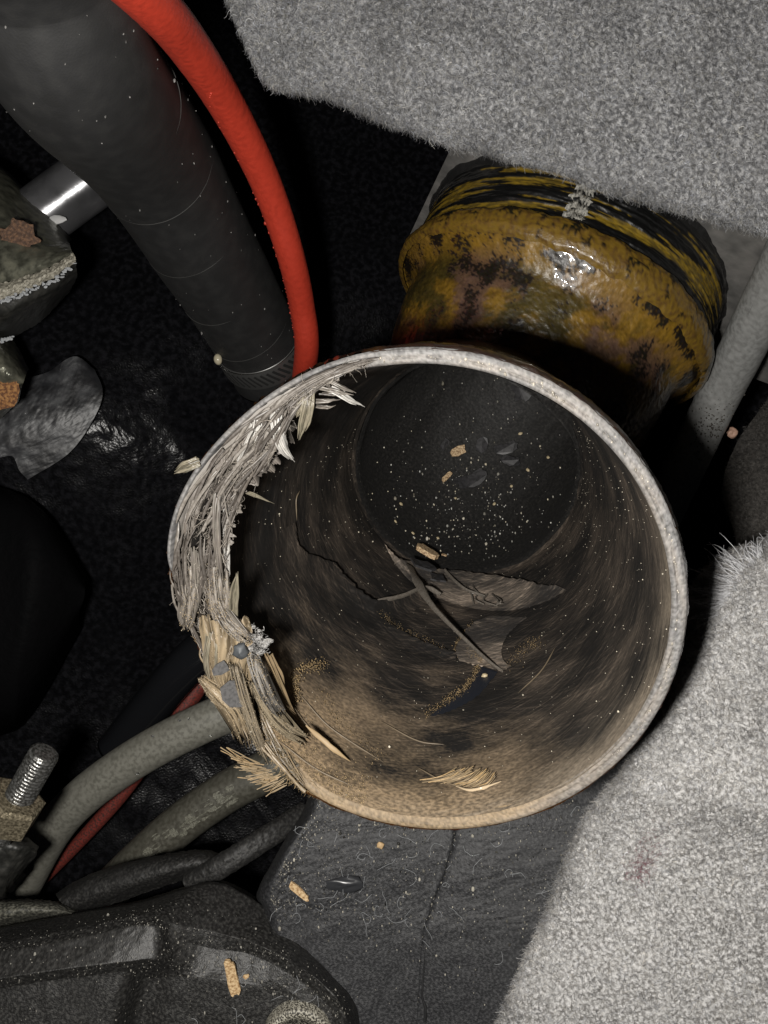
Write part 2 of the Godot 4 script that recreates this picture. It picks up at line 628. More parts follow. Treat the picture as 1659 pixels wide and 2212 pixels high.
func build_elbow() -> void:
	var e := thing("exhaust_elbow", "broken brown fibreglass exhaust elbow with a wide open frayed mouth", "pipe elbow")
	# --- outer wall with varnished, stained resin
	var nu := 561
	var nv := 200
	var p := PackedVector3Array()
	var col := PackedColorArray()
	for j in nv:
		for i in nu:
			var deg := 360.0 * i / (nu - 1)
			var th := deg_to_rad(deg)
			var q := float(j) / (nv - 1)
			var s := lerpf(edge_s(deg) + 0.003 * torn(deg) * (0.5 + noise_b.get_noise_1d(deg * 130.0)), 0.294, q / 0.3 * 0.79 if q < 0.3 else 0.79 + 0.21 * pow((q - 0.3) / 0.7, 0.75))
			var r := skin_r(s) + 0.0100 * smoothstep(0.281, 0.293, s) - 0.001 * (1.0 - smoothstep(0.0, 0.002, s)) + splay(deg) * exp(-s / 0.012)
			var q0 := on_axis(outer, th, s, r)
			r += 0.0006 * noise_a.get_noise_3dv(q0 * 2500.0) + 0.0003 * noise_b.get_noise_3dv(q0 * 12000.0)
			q0 = on_axis(outer, th, s, r)
			p.append(q0)
			col.append(resin_tone(q0, s))
	var resin := vmat(0.42, 0.5)
	resin.clearcoat_enabled = true
	resin.clearcoat = 0.6
	resin.clearcoat_roughness = 0.05
	resin.normal_enabled = true
	resin.normal_texture = bump_tex(31, 0.06, 7.0)
	resin.uv1_triplanar = true
	resin.uv1_scale = Vector3.ONE * 18.0
	resin.normal_scale = 0.45
	put("outer_wall", grid(nu, nv, p, false, PackedVector2Array(), col, true), resin, e)
	# --- collar
	p = PackedVector3Array()
	col = PackedColorArray()
	var prof := [[0.2880, 0.0835], [0.2890, 0.0856], [0.2905, 0.0868], [0.2925, 0.0870], [0.2945, 0.0866], [0.2960, 0.0856], [0.2970, 0.0840], [0.2978, 0.0800]]
	var fine := 4
	for jj in (prof.size() - 1) * fine + 1:
		var a0: Array = prof[mini(jj / fine, prof.size() - 2)]
		var a1: Array = prof[mini(jj / fine, prof.size() - 2) + 1]
		var f := float(jj) / fine - mini(jj / fine, prof.size() - 2)
		var s := lerpf(a0[0], a1[0], f)
		for i in nu:
			var th := TAU * i / (nu - 1)
			var w := on_axis(outer, th, s, lerpf(a0[1], a1[1], f))
			var m := noise_a.get_noise_3dv(w * 2600.0)
			var m2 := noise_b.get_noise_3dv(w * 12000.0)
			p.append(on_axis(outer, th, s + 0.0010 * m, lerpf(a0[1], a1[1], f) + 0.0008 * m + 0.0003 * m2))
			var c := Color(0.19, 0.115, 0.016).lerp(Color(0.075, 0.042, 0.012), clampf(0.5 + 1.6 * m2, 0.0, 1.0))
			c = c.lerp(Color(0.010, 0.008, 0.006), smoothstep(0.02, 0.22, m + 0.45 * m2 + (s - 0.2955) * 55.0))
			col.append(c * (1.0 + 0.5 * m2))
	put("collar", grid(nu, (prof.size() - 1) * fine + 1, p, false, PackedVector2Array(), col, true), resin, e)
	# --- grooved neck behind the collar
	p = PackedVector3Array()
	col = PackedColorArray()
	nv = 90
	for j in nv:
		for i in nu:
			var th := TAU * i / (nu - 1)
			var q := float(j) / (nv - 1)
			var m := noise_a.get_noise_3d(cos(th) * 26.0, sin(th) * 26.0, 7.0 + q * 250.0)
			var m3 := noise_b.get_noise_3d(cos(th) * 55.0, sin(th) * 55.0, q * 90.0)
			var m2 := noise_b.get_noise_3d(cos(th) * 500.0, sin(th) * 500.0, q * 700.0)
			p.append(on_axis(outer, th, 0.2965 + 0.037 * q, 0.0822 + 0.0012 * m + 0.0010 * m3 + 0.0003 * m2))
			var c := Color(0.19, 0.125, 0.014).lerp(Color(0.09, 0.062, 0.012), clampf(0.5 + 2.0 * m2, 0.0, 1.0))
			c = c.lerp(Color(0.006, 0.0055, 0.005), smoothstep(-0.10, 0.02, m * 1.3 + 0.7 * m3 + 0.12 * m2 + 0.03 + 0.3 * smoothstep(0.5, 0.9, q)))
			col.append(c)
	put("grooved_neck", grid(nu, nv, p, false, PackedVector2Array(), col, true), resin, e)
	# worn pale patch on the neck
	p = PackedVector3Array()
	var centre := skin_angle(1248, 455, 0.309, 0.083)
	for j in 34:
		for i in 14:
			var jag := 1.0 + 0.5 * noise_b.get_noise_2d(j * 120.0, 5.0 if i < 7 else 80.0)
			var th := centre + deg_to_rad((i - 6.5) * 0.50 * jag)
			var q := j / 33.0
			p.append(on_axis(outer, th, 0.2985 + 0.021 * q + 0.0022 * noise_b.get_noise_1d(i * 120.0), 0.0830 + 0.0009 * sin(q * TAU * 4.0 + noise_a.get_noise_1d(i * 30.0) * 4.0)))
	put("worn_patch", grid(14, 34, p), mat(lin(0.26, 0.25, 0.22), 0.6, noise_tex(41, 0.03, [[0.3, lin(0.3, 0.3, 0.3)], [0.6, Color.WHITE]]), null, 40.0), e)
	# --- lining of the bore
	p = PackedVector3Array()
	var uv := PackedVector2Array()
	nu = 541
	nv = 150
	for j in nv:
		for i in nu:
			var deg := 360.0 * i / (nu - 1)
			var th := deg_to_rad(deg)
			var q := float(j) / (nv - 1)
			var s := lerpf(edge_s(deg) + 0.0006, s_lip + 0.003, q)
			var r := bore_r(minf(s, s_lip - 0.0002)) + 0.0007 * noise_a.get_noise_3d(cos(th) * 60.0, sin(th) * 60.0, s * 900.0) + 0.0003 * noise_b.get_noise_3d(cos(th + s * 6.0) * 220.0, sin(th + s * 6.0) * 220.0, s * 5000.0)
			if s > s_lip:
				r -= 0.0012
			p.append(on_axis(bore, th, s, r))
			uv.append(Vector2(float(i) / (nu - 1), s / 0.20))
	var lm := StandardMaterial3D.new()
	lm.albedo_texture = lining_picture()
	lm.roughness = 0.62
	lm.metallic_specular = 0.45
	lining_mat = lm
	put("lining", grid(nu, nv, p, true, uv, PackedColorArray(), true), lm, e)
	# --- dark sleeve beyond the lip
	p = PackedVector3Array()
	nu = 241
	nv = 80
	for j in nv:
		for i in nu:
			var th := TAU * i / (nu - 1)
			var s := lerpf(s_lip - 0.001, bore.len - 0.004, float(j) / (nv - 1))
			var r := R_LIP - 0.0028 + 0.0012 * noise_a.get_noise_3d(cos(th) * 70.0, sin(th) * 70.0, s * 1200.0) + (0.0014 if j == 0 else 0.0)
			p.append(on_axis(bore, th, s, r))
	var c0: PackedVector3Array = bore.p
	put("inner_sleeve", grid(nu, nv, p, true, PackedVector2Array(), PackedColorArray(), true), mat(Color.WHITE, 0.7, noise_tex(51, 0.03, [[0.25, lin(0.003, 0.0028, 0.0026)], [0.55, lin(0.009, 0.0084, 0.0078)], [0.8, lin(0.026, 0.024, 0.022)]]), bump_tex(52, 0.05, 6.0), 30.0, 0.6), e)
	var disc := PackedVector3Array()
	for j in 2:
		for i in 65:
			disc.append(on_axis(bore, TAU * i / 64.0, bore.len - 0.005, 0.0001 + 0.06 * j))
	put("end_baffle", grid(65, 2, disc), mat(lin(0.012, 0.011, 0.010), 0.8), e)
	# --- sawn rim
	p = PackedVector3Array()
	col = PackedColorArray()
	nu = 1081
	nv = 14
	for j in nv:
		for i in nu:
			var deg := 360.0 * i / (nu - 1)
			var th := deg_to_rad(deg)
			var q := float(j) / (nv - 1)
			var rr := lerpf(R_IN - 0.0002, R_OUT - 0.0007, q)
			var round_ := 0.0011 * pow(absf(q * 2.0 - 1.0), 6.0)
			var m := noise_b.get_noise_3d(cos(th) * 1900.0, sin(th) * 1900.0, q * 150.0)
			var m2 := noise_a.get_noise_3d(cos(th) * 110.0, sin(th) * 110.0, q * 40.0)
			var crack := bell(q + 0.10 * m2, 0.42, 0.05) * smoothstep(-0.35, 0.1, noise_a.get_noise_2d(deg * 6.0, 33.0))
			var dd := deg if deg < 300.0 else deg - 360.0
			var low := bell(dd, 88.0, 42.0)
			crack *= 1.0 - low
			var s := edge_s(deg) + round_ + low * 0.0022 * pow(1.0 - q, 1.6) + 0.00022 * m + 0.0003 * m2 + 0.0008 * crack + 0.006 * torn(deg) * (1.0 if deg < 176.0 else lerpf(1.0, smoothstep(0.70, 0.50, q + 0.08 * m2), smoothstep(176.0, 190.0, deg)))
			p.append(on_axis(bore, th, s, rr + splay(deg)))
			var c := Color(0.152, 0.148, 0.146).lerp(Color(0.185, 0.137, 0.085), clampf(bell(dd, 95.0, 40.0) * 1.3 + 0.15 * (1.0 - q) + m2 * 0.3, 0.0, 1.0))
			c = c.lerp(Color(0.05, 0.045, 0.04), 0.55 * crack)
			col.append(c * clampf(1.0 + 0.8 * m + 0.35 * m2 - 0.25 * bell(q, 0.78, 0.05), 0.3, 1.7))
	put("rim", grid(nu, nv, p, false, PackedVector2Array(), col, true), vmat(0.65, 0.4), e)
	# pale resin grains standing on the rim
	var xf := []
	var cols := PackedColorArray()
	var lump := lump_mesh(3, 0.8)
	for k in 300:
		var deg := rf(-100.0, 118.0)
		if deg > 38.0:
			continue
		var q := clampf(0.18 + absf(rng.randfn(0.0, 0.24)), 0.02, 0.95)
		var w := on_axis(bore, deg_to_rad(deg), edge_s(deg) + 0.0002, lerpf(R_IN, R_OUT, q))
		var sz := rf(0.00010, 0.00026) * (1.0 + (1.0 if rng.randf() < 0.10 else 0.0))
		xf.append(Transform3D(Basis.from_euler(Vector3(rf(0, 6), rf(0, 6), rf(0, 6))).scaled(Vector3(sz, sz, sz * 1.5)), w))
		cols.append(Color(0.36, 0.325, 0.27) * rf(0.4, 1.15))
	swarm("rim_grain", lump, vmat(0.35, 0.5), xf, cols, e)
	build_torn_layers(e)
	build_torn_lining(e)
	build_dust(e)

var sheet_points := PackedVector3Array()

# a torn sheet of glass cloth with split, uneven ends; ridges run along it
func sheet(e: Node3D, left: Array, right: Array, tone: Color, ridge: float) -> void:
	var l := smooth_path(rim_path(left), 60)
	var r := smooth_path(rim_path(right), 60)
	var nu := 34
	var nv := 60
	var sd := rng.randf() * 900.0
	var p := PackedVector3Array()
	var col := PackedColorArray()
	var ends := []
	var starts := []
	for i in nu:
		ends.append(clampf(0.86 + 0.5 * noise_a.get_noise_2d(i * 22.0, sd) + rf(-0.02, 0.02), 0.55, 1.0))
		starts.append(rf(0.0, 0.06))
	for side in [1.0, -1.0]:
		for j in nv:
			for i in nu:
				var u := float(i) / (nu - 1)
				var f := lerpf(starts[i], ends[i], float(j) / (nv - 1))
				var k := mini(int(f * 59), 58)
				var a := l[k].lerp(l[k + 1], f * 59 - k)
				var b := r[k].lerp(r[k + 1], f * 59 - k)
				var g := noise_b.get_noise_2d(u * 190.0 + sd, f * 45.0)
				var g2 := noise_a.get_noise_2d(u * 620.0 + sd, f * 120.0)
				var w := a.lerp(b, u)
				var up := Vector3(0.05, 1, 0.1)
				var dip := smoothstep(0.20, 0.3, g) * 0.0022
				w += up * (ridge * 0.7 * (g * -0.9 + g2 * 0.5) - dip + 0.0022 * sin(PI * u) + (0.0 if side > 0 else -0.0008))
				p.append(w)
				col.append(tone * clampf(1.0 - 0.8 * g + 0.5 * g2, 0.45, 1.5))
				if side > 0.0:
					sheet_points.append(w)
	put("torn_sheet", grid(nu, nv * 2, p, false, PackedVector2Array(), col), vmat(0.5, 0.5), e)

# split strand: a flat bundle of thin filaments along points
func bundle(path: PackedVector3Array, width: float, tone: Color) -> ArrayMesh:
	var v := PackedVector3Array()
	var idx := PackedInt32Array()
	var col := PackedColorArray()
	var n := 16
	var c := smooth_path(path, n)
	var count := maxi(3, int(width / 0.00016))
	var seg := 5
	for k in count:
		var q := (k + 0.5) / count * 2.0 - 1.0
		var f0 := rf(0.0, 0.10)
		var f1 := rf(0.72, 1.0) if absf(q) > 0.35 else rf(0.88, 1.0)
		var lift := rng.randfn(0.0, 0.00022)
		var r := rf(0.00018, 0.00034)
		var ph := rf(0, 100)
		var shade := tone * (rf(0.8, 1.12) if rng.randf() < 0.8 else rf(0.4, 0.7))
		for j in n:
			var f := lerpf(f0, f1, float(j) / (n - 1))
			var i := mini(int(f * (n - 1)), n - 2)
			var p := c[i].lerp(c[i + 1], f * (n - 1) - i)
			var t := (c[i + 1] - c[i]).normalized()
			var side := t.cross(Vector3(0.15, 1, 0.1)).normalized()
			var up := side.cross(t)
			var taper := lerpf(1.0, 0.25, smoothstep(0.55, 1.0, f))
			p += side * (q * width * taper + 0.00035 * noise_a.get_noise_2d(f * 60.0, ph * 90.0)) + up * (lift + 0.0005 * noise_b.get_noise_2d(f * 50.0, ph * 90.0))
			var rr := r * (1.0 - 0.75 * smoothstep(0.8, 1.0, float(j) / (n - 1)))
			var m := 1.0 + 0.5 * noise_a.get_noise_2d(f * 200.0, ph * 50.0)
			for g in seg + 1:
				var a := TAU * g / seg
				v.append(p + (side * cos(a) + up * sin(a)) * rr)
				col.append(shade * m)
		var base := k * n * (seg + 1)
		for q2 in grid_index(seg + 1, n):
			idx.append(base + q2)
	return make_mesh(v, idx, PackedVector2Array(), col)

# the delaminated mat along the left of the mouth
func build_torn_layers(e: Node3D) -> void:
	var nu := 760
	var nv := 72
	var p := PackedVector3Array()
	var col := PackedColorArray()
	for j in nv:
		for i in nu:
			var deg := lerpf(119.0, 263.0, float(i) / (nu - 1))
			var th := deg_to_rad(deg)
			var q := float(j) / (nv - 1)
			var t := torn(deg)
			var arc := deg * 0.00127
			var fold := clampf((q - 0.72) / 0.28, 0.0, 1.0)
			var qq := minf(q / 0.72, 1.0)
			var tip := lean(deg) + 0.004 * noise_a.get_noise_1d(deg * 11.0) * t + 0.0008 * noise_b.get_noise_1d(deg * 45.0) * t
			var r := lerpf(mat_r(deg), tip, qq)
			var s := edge_s(deg) + 0.0012 + qq * qq * 0.003 * t
			# back side of the leaning edge runs down to the wall
			r = lerpf(r, R_IN - 0.0004, fold)
			s += fold * (0.022 + 0.004 * noise_a.get_noise_1d(deg * 40.0))
			if fold > 0.0 and fold < 0.999:
				r = lerpf(tip + 0.0016, R_IN - 0.0004, fold)
			var wob := 3.0 * noise_a.get_noise_2d(arc * 220.0, q * 3.0)
			var g1 := noise_b.get_noise_2d(arc * 500.0 + q * 12.0, (q + 0.05 * wob) * 300.0)
			var g2 := noise_a.get_noise_2d(arc * 900.0 - q * 40.0, (q + 0.03 * wob) * 700.0)
			var g3 := noise_a.get_noise_2d(arc * 300.0 + q * 30.0, (q + 0.08 * wob) * 120.0 + 70.0)
			var crack := smoothstep(0.02, 0.18, g3) * (1.0 - fold)
			var ridge := g1 * 0.0016 + g2 * 0.0009
			var split := bell(qq + 0.06 * noise_a.get_noise_1d(deg * 12.0), 0.46, 0.085) * smoothstep(163.0, 170.0, deg) * smoothstep(207.0, 196.0, deg) * (1.0 - fold)
			s += (ridge + 0.0065 * crack + 0.012 * split) * t * smoothstep(0.0, 0.12, q)
			r += 0.0012 * g2 * t * (1.0 - fold)
			p.append(on_axis(bore, th, s, r))
			var c := Color(0.105, 0.092, 0.08).lerp(Color(0.15, 0.122, 0.076), smoothstep(175.0, 140.0, deg))
			c = c.lerp(Color(0.18, 0.163, 0.143), clampf(-g1 * 1.6, 0.0, 0.8))
			c = c.lerp(Color(0.09, 0.075, 0.062), clampf(g2 * 1.3 + 0.5 * g1, 0.0, 0.8))
			c = c.lerp(Color(0.17, 0.158, 0.145), smoothstep(0.14, 0.02, q) * 0.6)
			col.append(c)
	put("torn_layer", grid(nu, nv, p, false, PackedVector2Array(), col), vmat(0.55, 0.5), e)
	# split strands lying over it
	var mats := []
	for c in [[0.108, 0.095, 0.083], [0.075, 0.065, 0.057], [0.155, 0.14, 0.124], [0.05, 0.043, 0.037], [0.15, 0.118, 0.078], [0.185, 0.14, 0.086]]:
		var m := mat(lin(c[0], c[1], c[2]), 0.45, noise_tex(60 + mats.size(), 0.04, [[0.2, lin(0.55, 0.53, 0.5)], [0.7, Color.WHITE]], 256), null, 60.0)
		mats.append(m)
	for k in 190:
		var d0 := rf(150.0, 254.0) if k % 9 else rf(122.0, 150.0)
		var t := torn(d0)
		var span := rf(4.0, 22.0) * (1.0 if d0 > 165.0 else 0.7)
		var q := pow(rng.randf(), 0.8)
		if d0 > 168.0 and d0 < 203.0 and absf(q - 0.46) < 0.13:
			q += 0.3 if q > 0.46 else -0.25
		var slope := rng.randfn(0.0, 0.16) + (0.2 if d0 < 168.0 else 0.0)
		var lift := rf(0.0, 0.0022)
		var curl := rng.randfn(0.0, 0.0024) if rng.randf() < 0.3 else 0.0
		var path := PackedVector3Array()
		for i in 5:
			var f := i / 4.0
			var deg := clampf(d0 + span * (f - 0.5), 119.0, 261.0)
			var qq := clampf(q + slope * (f - 0.5) + 0.03 * noise_a.get_noise_2d(deg * 20.0, k * 30.0), 0.03, 1.12)
			var r := lerpf(mat_r(deg), lean(deg), qq)
			var s := edge_s(deg) + 0.0014 + qq * qq * 0.003 * torn(deg) - lift - 0.0012 + curl * f * f
			path.append(on_axis(bore, deg_to_rad(deg), s, r))
		var w := rf(0.00014, 0.0006) * (1.6 if rng.randf() < 0.12 else 1.0)
		var m: Material = mats[rng.randi() % 4] if d0 > rf(160.0, 178.0) else mats[rng.randi() % 2 + 4]
		var blunt := rng.randf() < 0.15
		put("fibre_strand", strip(path, 9, func(f): return w * (1.0 if blunt else minf(1.0, 3.5 * minf(f + 0.06, 1.03 - f))), w * 0.5, Vector3(0.1, 1, 0.1), rf(-1.2, 1.2), 0.5), m, e)
	# strands pointing out of the tear, each where the photograph shows it
	var white := mat(lin(0.62, 0.60, 0.57), 0.28, noise_tex(70, 0.05, [[0.25, lin(0.35, 0.33, 0.3)], [0.6, Color.WHITE]], 256), null, 70.0)
	var khaki := mat(lin(0.34, 0.30, 0.21), 0.4, noise_tex(71, 0.04, [[0.25, lin(0.6, 0.58, 0.5)], [0.6, Color.WHITE]], 256), null, 50.0)
	var ochre := mat(lin(0.27, 0.19, 0.10), 0.5, noise_tex(72, 0.05, [[0.25, lin(0.6, 0.55, 0.5)], [0.6, Color.WHITE]], 256), null, 50.0)
	var grey := mat(lin(0.26, 0.23, 0.20), 0.3, noise_tex(73, 0.04, [[0.25, lin(0.5, 0.48, 0.45)], [0.6, Color.WHITE]], 256), null, 50.0)
	var hero := [
		[[[556, 905, 0.0], [545, 950, 0.0], [524, 995, 0.002], [510, 1028, 0.006]], 0.0017, white],
		[[[596, 880, 0.002], [600, 925, 0.001], [613, 968, 0.002], [640, 1003, 0.006]], 0.0018, white],
		[[[668, 840, 0.002], [664, 880, 0.001], [655, 918, 0.003], [646, 952, 0.006]], 0.0017, khaki],
		[[[668, 860, 0.003], [650, 878, 0.002], [640, 905, 0.003]], 0.0012, khaki],
		[[[560, 965, 0.003], [568, 978, 0.004], [576, 990, 0.006]], 0.0006, khaki],
		[[[488, 1046, 0.004], [520, 1060, 0.006], [556, 1072, 0.010], [594, 1088, 0.014]], 0.00055, khaki],
		[[[712, 838, 0.004], [748, 860, 0.004], [788, 879, 0.008]], 0.0009, white],
		[[[690, 812, 0.002], [730, 832, 0.002], [770, 850, 0.004]], 0.0005, grey],
		[[[680, 835, 0.003], [725, 846, 0.003], [775, 856, 0.005]], 0.0005, grey],
		[[[690, 850, 0.004], [725, 852, 0.004], [752, 842, 0.004]], 0.0004, grey],
		[[[660, 868, 0.005], [700, 866, 0.004], [742, 862, 0.006]], 0.0006, grey],
		[[[670, 875, 0.006], [700, 880, 0.005], [728, 874, 0.006]], 0.0006, grey],
		[[[576, 935, 0.002], [592, 925, 0.001], [612, 915, 0.002]], 0.0009, white],
		[[[432, 996, -0.001], [405, 1006, -0.002], [376, 1021, -0.001]], 0.0016, khaki],
		[[[506, 1350, 0.004], [504, 1310, 0.0], [508, 1270, -0.002], [513, 1234, -0.003]], 0.0013, khaki],
		[[[496, 1345, 0.004], [500, 1300, 0.001], [499, 1268, 0.0]], 0.0005, khaki],
		[[[489, 1085, 0.003], [485, 1135, 0.003], [488, 1195, 0.003], [498, 1262, 0.004]], 0.0013, white],
		[[[470, 1060, -0.001], [467, 1120, -0.002], [470, 1190, -0.002], [484, 1280, 0.0]], 0.0011, grey],
		[[[420, 1180, 0.0], [424, 1240, 0.0], [424, 1300, 0.001], [418, 1345, 0.003]], 0.0013, grey],
		[[[404, 1210, 0.0], [398, 1270, 0.0], [392, 1330, 0.001], [392, 1352, 0.001]], 0.0012, grey],
		[[[410, 1280, 0.0], [407, 1330, 0.001], [404, 1368, 0.002]], 0.0004, grey],
		[[[570, 1400, 0.010], [598, 1460, 0.012], [622, 1520, 0.016], [642, 1545, 0.020]], 0.0010, ochre],
		[[[585, 1412, 0.012], [606, 1455, 0.014], [618, 1490, 0.018]], 0.0006, ochre],
		[[[452, 1360, 0.001], [444, 1430, 0.001], [456, 1480, 0.003]], 0.0008, khaki],
		[[[470, 1360, 0.001], [468, 1420, 0.0], [462, 1478, 0.003]], 0.0006, khaki],
	]
	var tint := {white: Color(0.30, 0.288, 0.268), khaki: Color(0.15, 0.133, 0.098), ochre: Color(0.165, 0.122, 0.072), grey: Color(0.115, 0.102, 0.088)}
	var bm := vmat(0.38, 0.5)
	for h in hero:
		var w: float = h[1]
		put("fibre_strand", bundle(rim_path(h[0]), w, tint[h[2]]), bm, e)
	# fibrous torn sheets, each between a left and a right edge, running from the first to the last point
	var earth := Color(0.165, 0.127, 0.080)
	var ash := Color(0.125, 0.110, 0.094)
	sheet(e, [[425, 1325, 0.002], [436, 1390, 0.002], [446, 1440, 0.003], [476, 1510, 0.003], [506, 1600, 0.006]], [[536, 1330, 0.002], [548, 1385, 0.001], [534, 1450, 0.002], [540, 1530, 0.003], [566, 1630, 0.009]], earth, 0.0012)
	sheet(e, [[455, 1310, 0.0], [476, 1350, -0.001], [505, 1380, -0.001], [532, 1392, 0.0]], [[478, 1290, 0.0], [500, 1335, -0.001], [530, 1362, -0.001], [556, 1380, 0.001]], ash, 0.0010)
	sheet(e, [[528, 1395, 0.001], [540, 1450, -0.002], [562, 1505, -0.001], [592, 1548, 0.004]], [[556, 1400, 0.002], [572, 1450, -0.001], [596, 1505, 0.001], [624, 1540, 0.006]], Color(0.13, 0.12, 0.107), 0.0009)
	sheet(e, [[535, 1470, 0.004], [566, 1540, 0.005], [605, 1585, 0.009], [652, 1612, 0.016]], [[556, 1462, 0.004], [592, 1530, 0.005], [632, 1568, 0.009], [676, 1592, 0.016]], Color(0.165, 0.136, 0.093), 0.0009)
	sheet(e, [[492, 1430, 0.0], [508, 1500, -0.001], [534, 1580, 0.003], [576, 1650, 0.010]], [[516, 1425, 0.0], [538, 1500, 0.0], [562, 1575, 0.004], [586, 1640, 0.011]], Color(0.145, 0.12, 0.086), 0.0009)
	sheet(e, [[424, 1462, 0.003], [452, 1508, 0.002], [492, 1552, 0.002], [516, 1612, 0.005]], [[440, 1458, 0.003], [486, 1490, 0.001], [528, 1528, 0.002], [552, 1590, 0.005]], earth, 0.0009)
	sheet(e, [[384, 1215, 0.002], [386, 1280, 0.001], [388, 1335, 0.002], [392, 1362, 0.003]], [[436, 1215, 0.002], [430, 1290, 0.001], [420, 1340, 0.002], [412, 1358, 0.003]], ash, 0.0010)
	sheet(e, [[440, 1215, 0.001], [446, 1290, 0.0], [462, 1350, 0.001]], [[492, 1225, 0.002], [498, 1300, 0.001], [508, 1362, 0.002]], ash, 0.0010)
	var ochre_dull := mat(lin(0.19, 0.14, 0.08), 0.6)
	# fan of loose ochre ends at the lower left, hairs below it
	for k in 64:
		var f := k / 63.0
		var b := Vector2(lerpf(528, 600, f) + rf(-8, 8), lerpf(1640, 1700, f) + rf(-10, 10))
		var dir := Vector2(-1.0, lerpf(-0.62, 0.65, f) + rf(-0.15, 0.15)).normalized()
		var l := rf(14, 62) * lerpf(1.0, 0.5, f)
		var path := rim_path([[b.x - dir.x * 20, b.y - dir.y * 20, 0.006], [b.x + dir.x * l * 0.5, b.y + dir.y * l * 0.5 + rf(-3, 3), 0.004], [b.x + dir.x * l, b.y + dir.y * l, 0.003]])
		var w := rf(0.00009, 0.00019)
		put("fibre_strand", strip(path, 7, func(f2): return w, w, Vector3.UP, 0.0, 0.3), ochre_dull if k % 5 else ochre, e)
	# dust caked on the torn sheets
	var lump := lump_mesh(21, 0.8)
	var gx := []
	var gc := PackedColorArray()
	for k in 4200:
		var w := sheet_points[rng.randi() % sheet_points.size()]
		var sz := rf(0.00005, 0.00015)
		gx.append(Transform3D(Basis.from_euler(Vector3(rf(0, 6), rf(0, 6), rf(0, 6))).scaled(Vector3(sz, sz, sz * 1.4)), w + Vector3(rf(-0.0004, 0.0004), rf(-0.0002, 0.0003), rf(-0.0004, 0.0004))))
		gc.append(Color(0.235, 0.175, 0.10).lerp(Color(0.3, 0.27, 0.22), rng.randf() * 0.6) * rf(0.4, 1.3))
	for k in 1500:
		var deg := rf(104.0, 142.0)
		var s := edge_s(deg) + absf(rng.randfn(0.0, 0.009)) + 0.0005
		var sz := rf(0.00008, 0.00022)
		gx.append(Transform3D(Basis.from_euler(Vector3(rf(0, 6), rf(0, 6), rf(0, 6))).scaled(Vector3.ONE * sz), on_axis(bore, deg_to_rad(deg), s, bore_r(s) - rf(0.0, 0.0006))))
		gc.append(Color(0.26, 0.19, 0.105) * rf(0.3, 1.3))
	swarm("caked_dust", lump, vmat(0.7, 0.3), gx, gc, e)
	# fine stray hairs everywhere along the tear
	var xf := []
	var cols := PackedColorArray()
	for k in 2200:
		var deg := rf(120.0, 257.0)
		var q := rf(0.22 if deg > 185.0 else 0.0, 1.1)
		if q > 0.82 and rng.randf() < 0.75:
			continue
		var r := lerpf(mat_r(deg), lean(deg), q)
		var w := on_axis(bore, deg_to_rad(deg), edge_s(deg) + rf(-0.001, 0.006), r)
		var tang := on_axis(bore, deg_to_rad(deg + 1.0), edge_s(deg), r) - on_axis(bore, deg_to_rad(deg), edge_s(deg), r)
		var d := (tang.normalized() * (1.0 if rng.randf() < 0.5 else -1.0) + Vector3(rng.randfn(0, 0.35), rng.randfn(0, 0.3), rng.randfn(0, 0.35))).normalized()
		var side := d.cross(Vector3(rf(-1, 1), rf(-1, 1), rf(-1, 1))).normalized()
		var l := rf(0.0012, 0.0055)
		xf.append(Transform3D(Basis(d * l, side * l, d.cross(side) * l), w))
		cols.append((Color(0.22, 0.195, 0.165) if deg > 165.0 else Color(0.25, 0.18, 0.10)) * rf(0.5, 1.6))
	for k in 420:
		var deg := rf(108.0, 139.0)
		var w := on_axis(bore, deg_to_rad(deg), edge_s(deg) + 0.001, R_OUT - 0.0006)
		var c: PackedVector3Array = bore.p
		var d := ((w - c[0]).normalized() + Vector3(rng.randfn(0, 0.3), rf(-0.5, 0.2), rng.randfn(0, 0.3))).normalized()
		var side := d.cross(Vector3(rf(-1, 1), rf(-1, 1), rf(-1, 1))).normalized()
		var l := rf(0.001, 0.0045) * smoothstep(108.0, 128.0, deg)
		xf.append(Transform3D(Basis(d * l, side * l, d.cross(side) * l), w))
		cols.append(Color(0.36, 0.25, 0.12) * rf(0.5, 1.4))
	swarm("stray_hair", fibre_mesh(0.8, 0.02), vmat(0.4, 0.5), xf, cols, e)

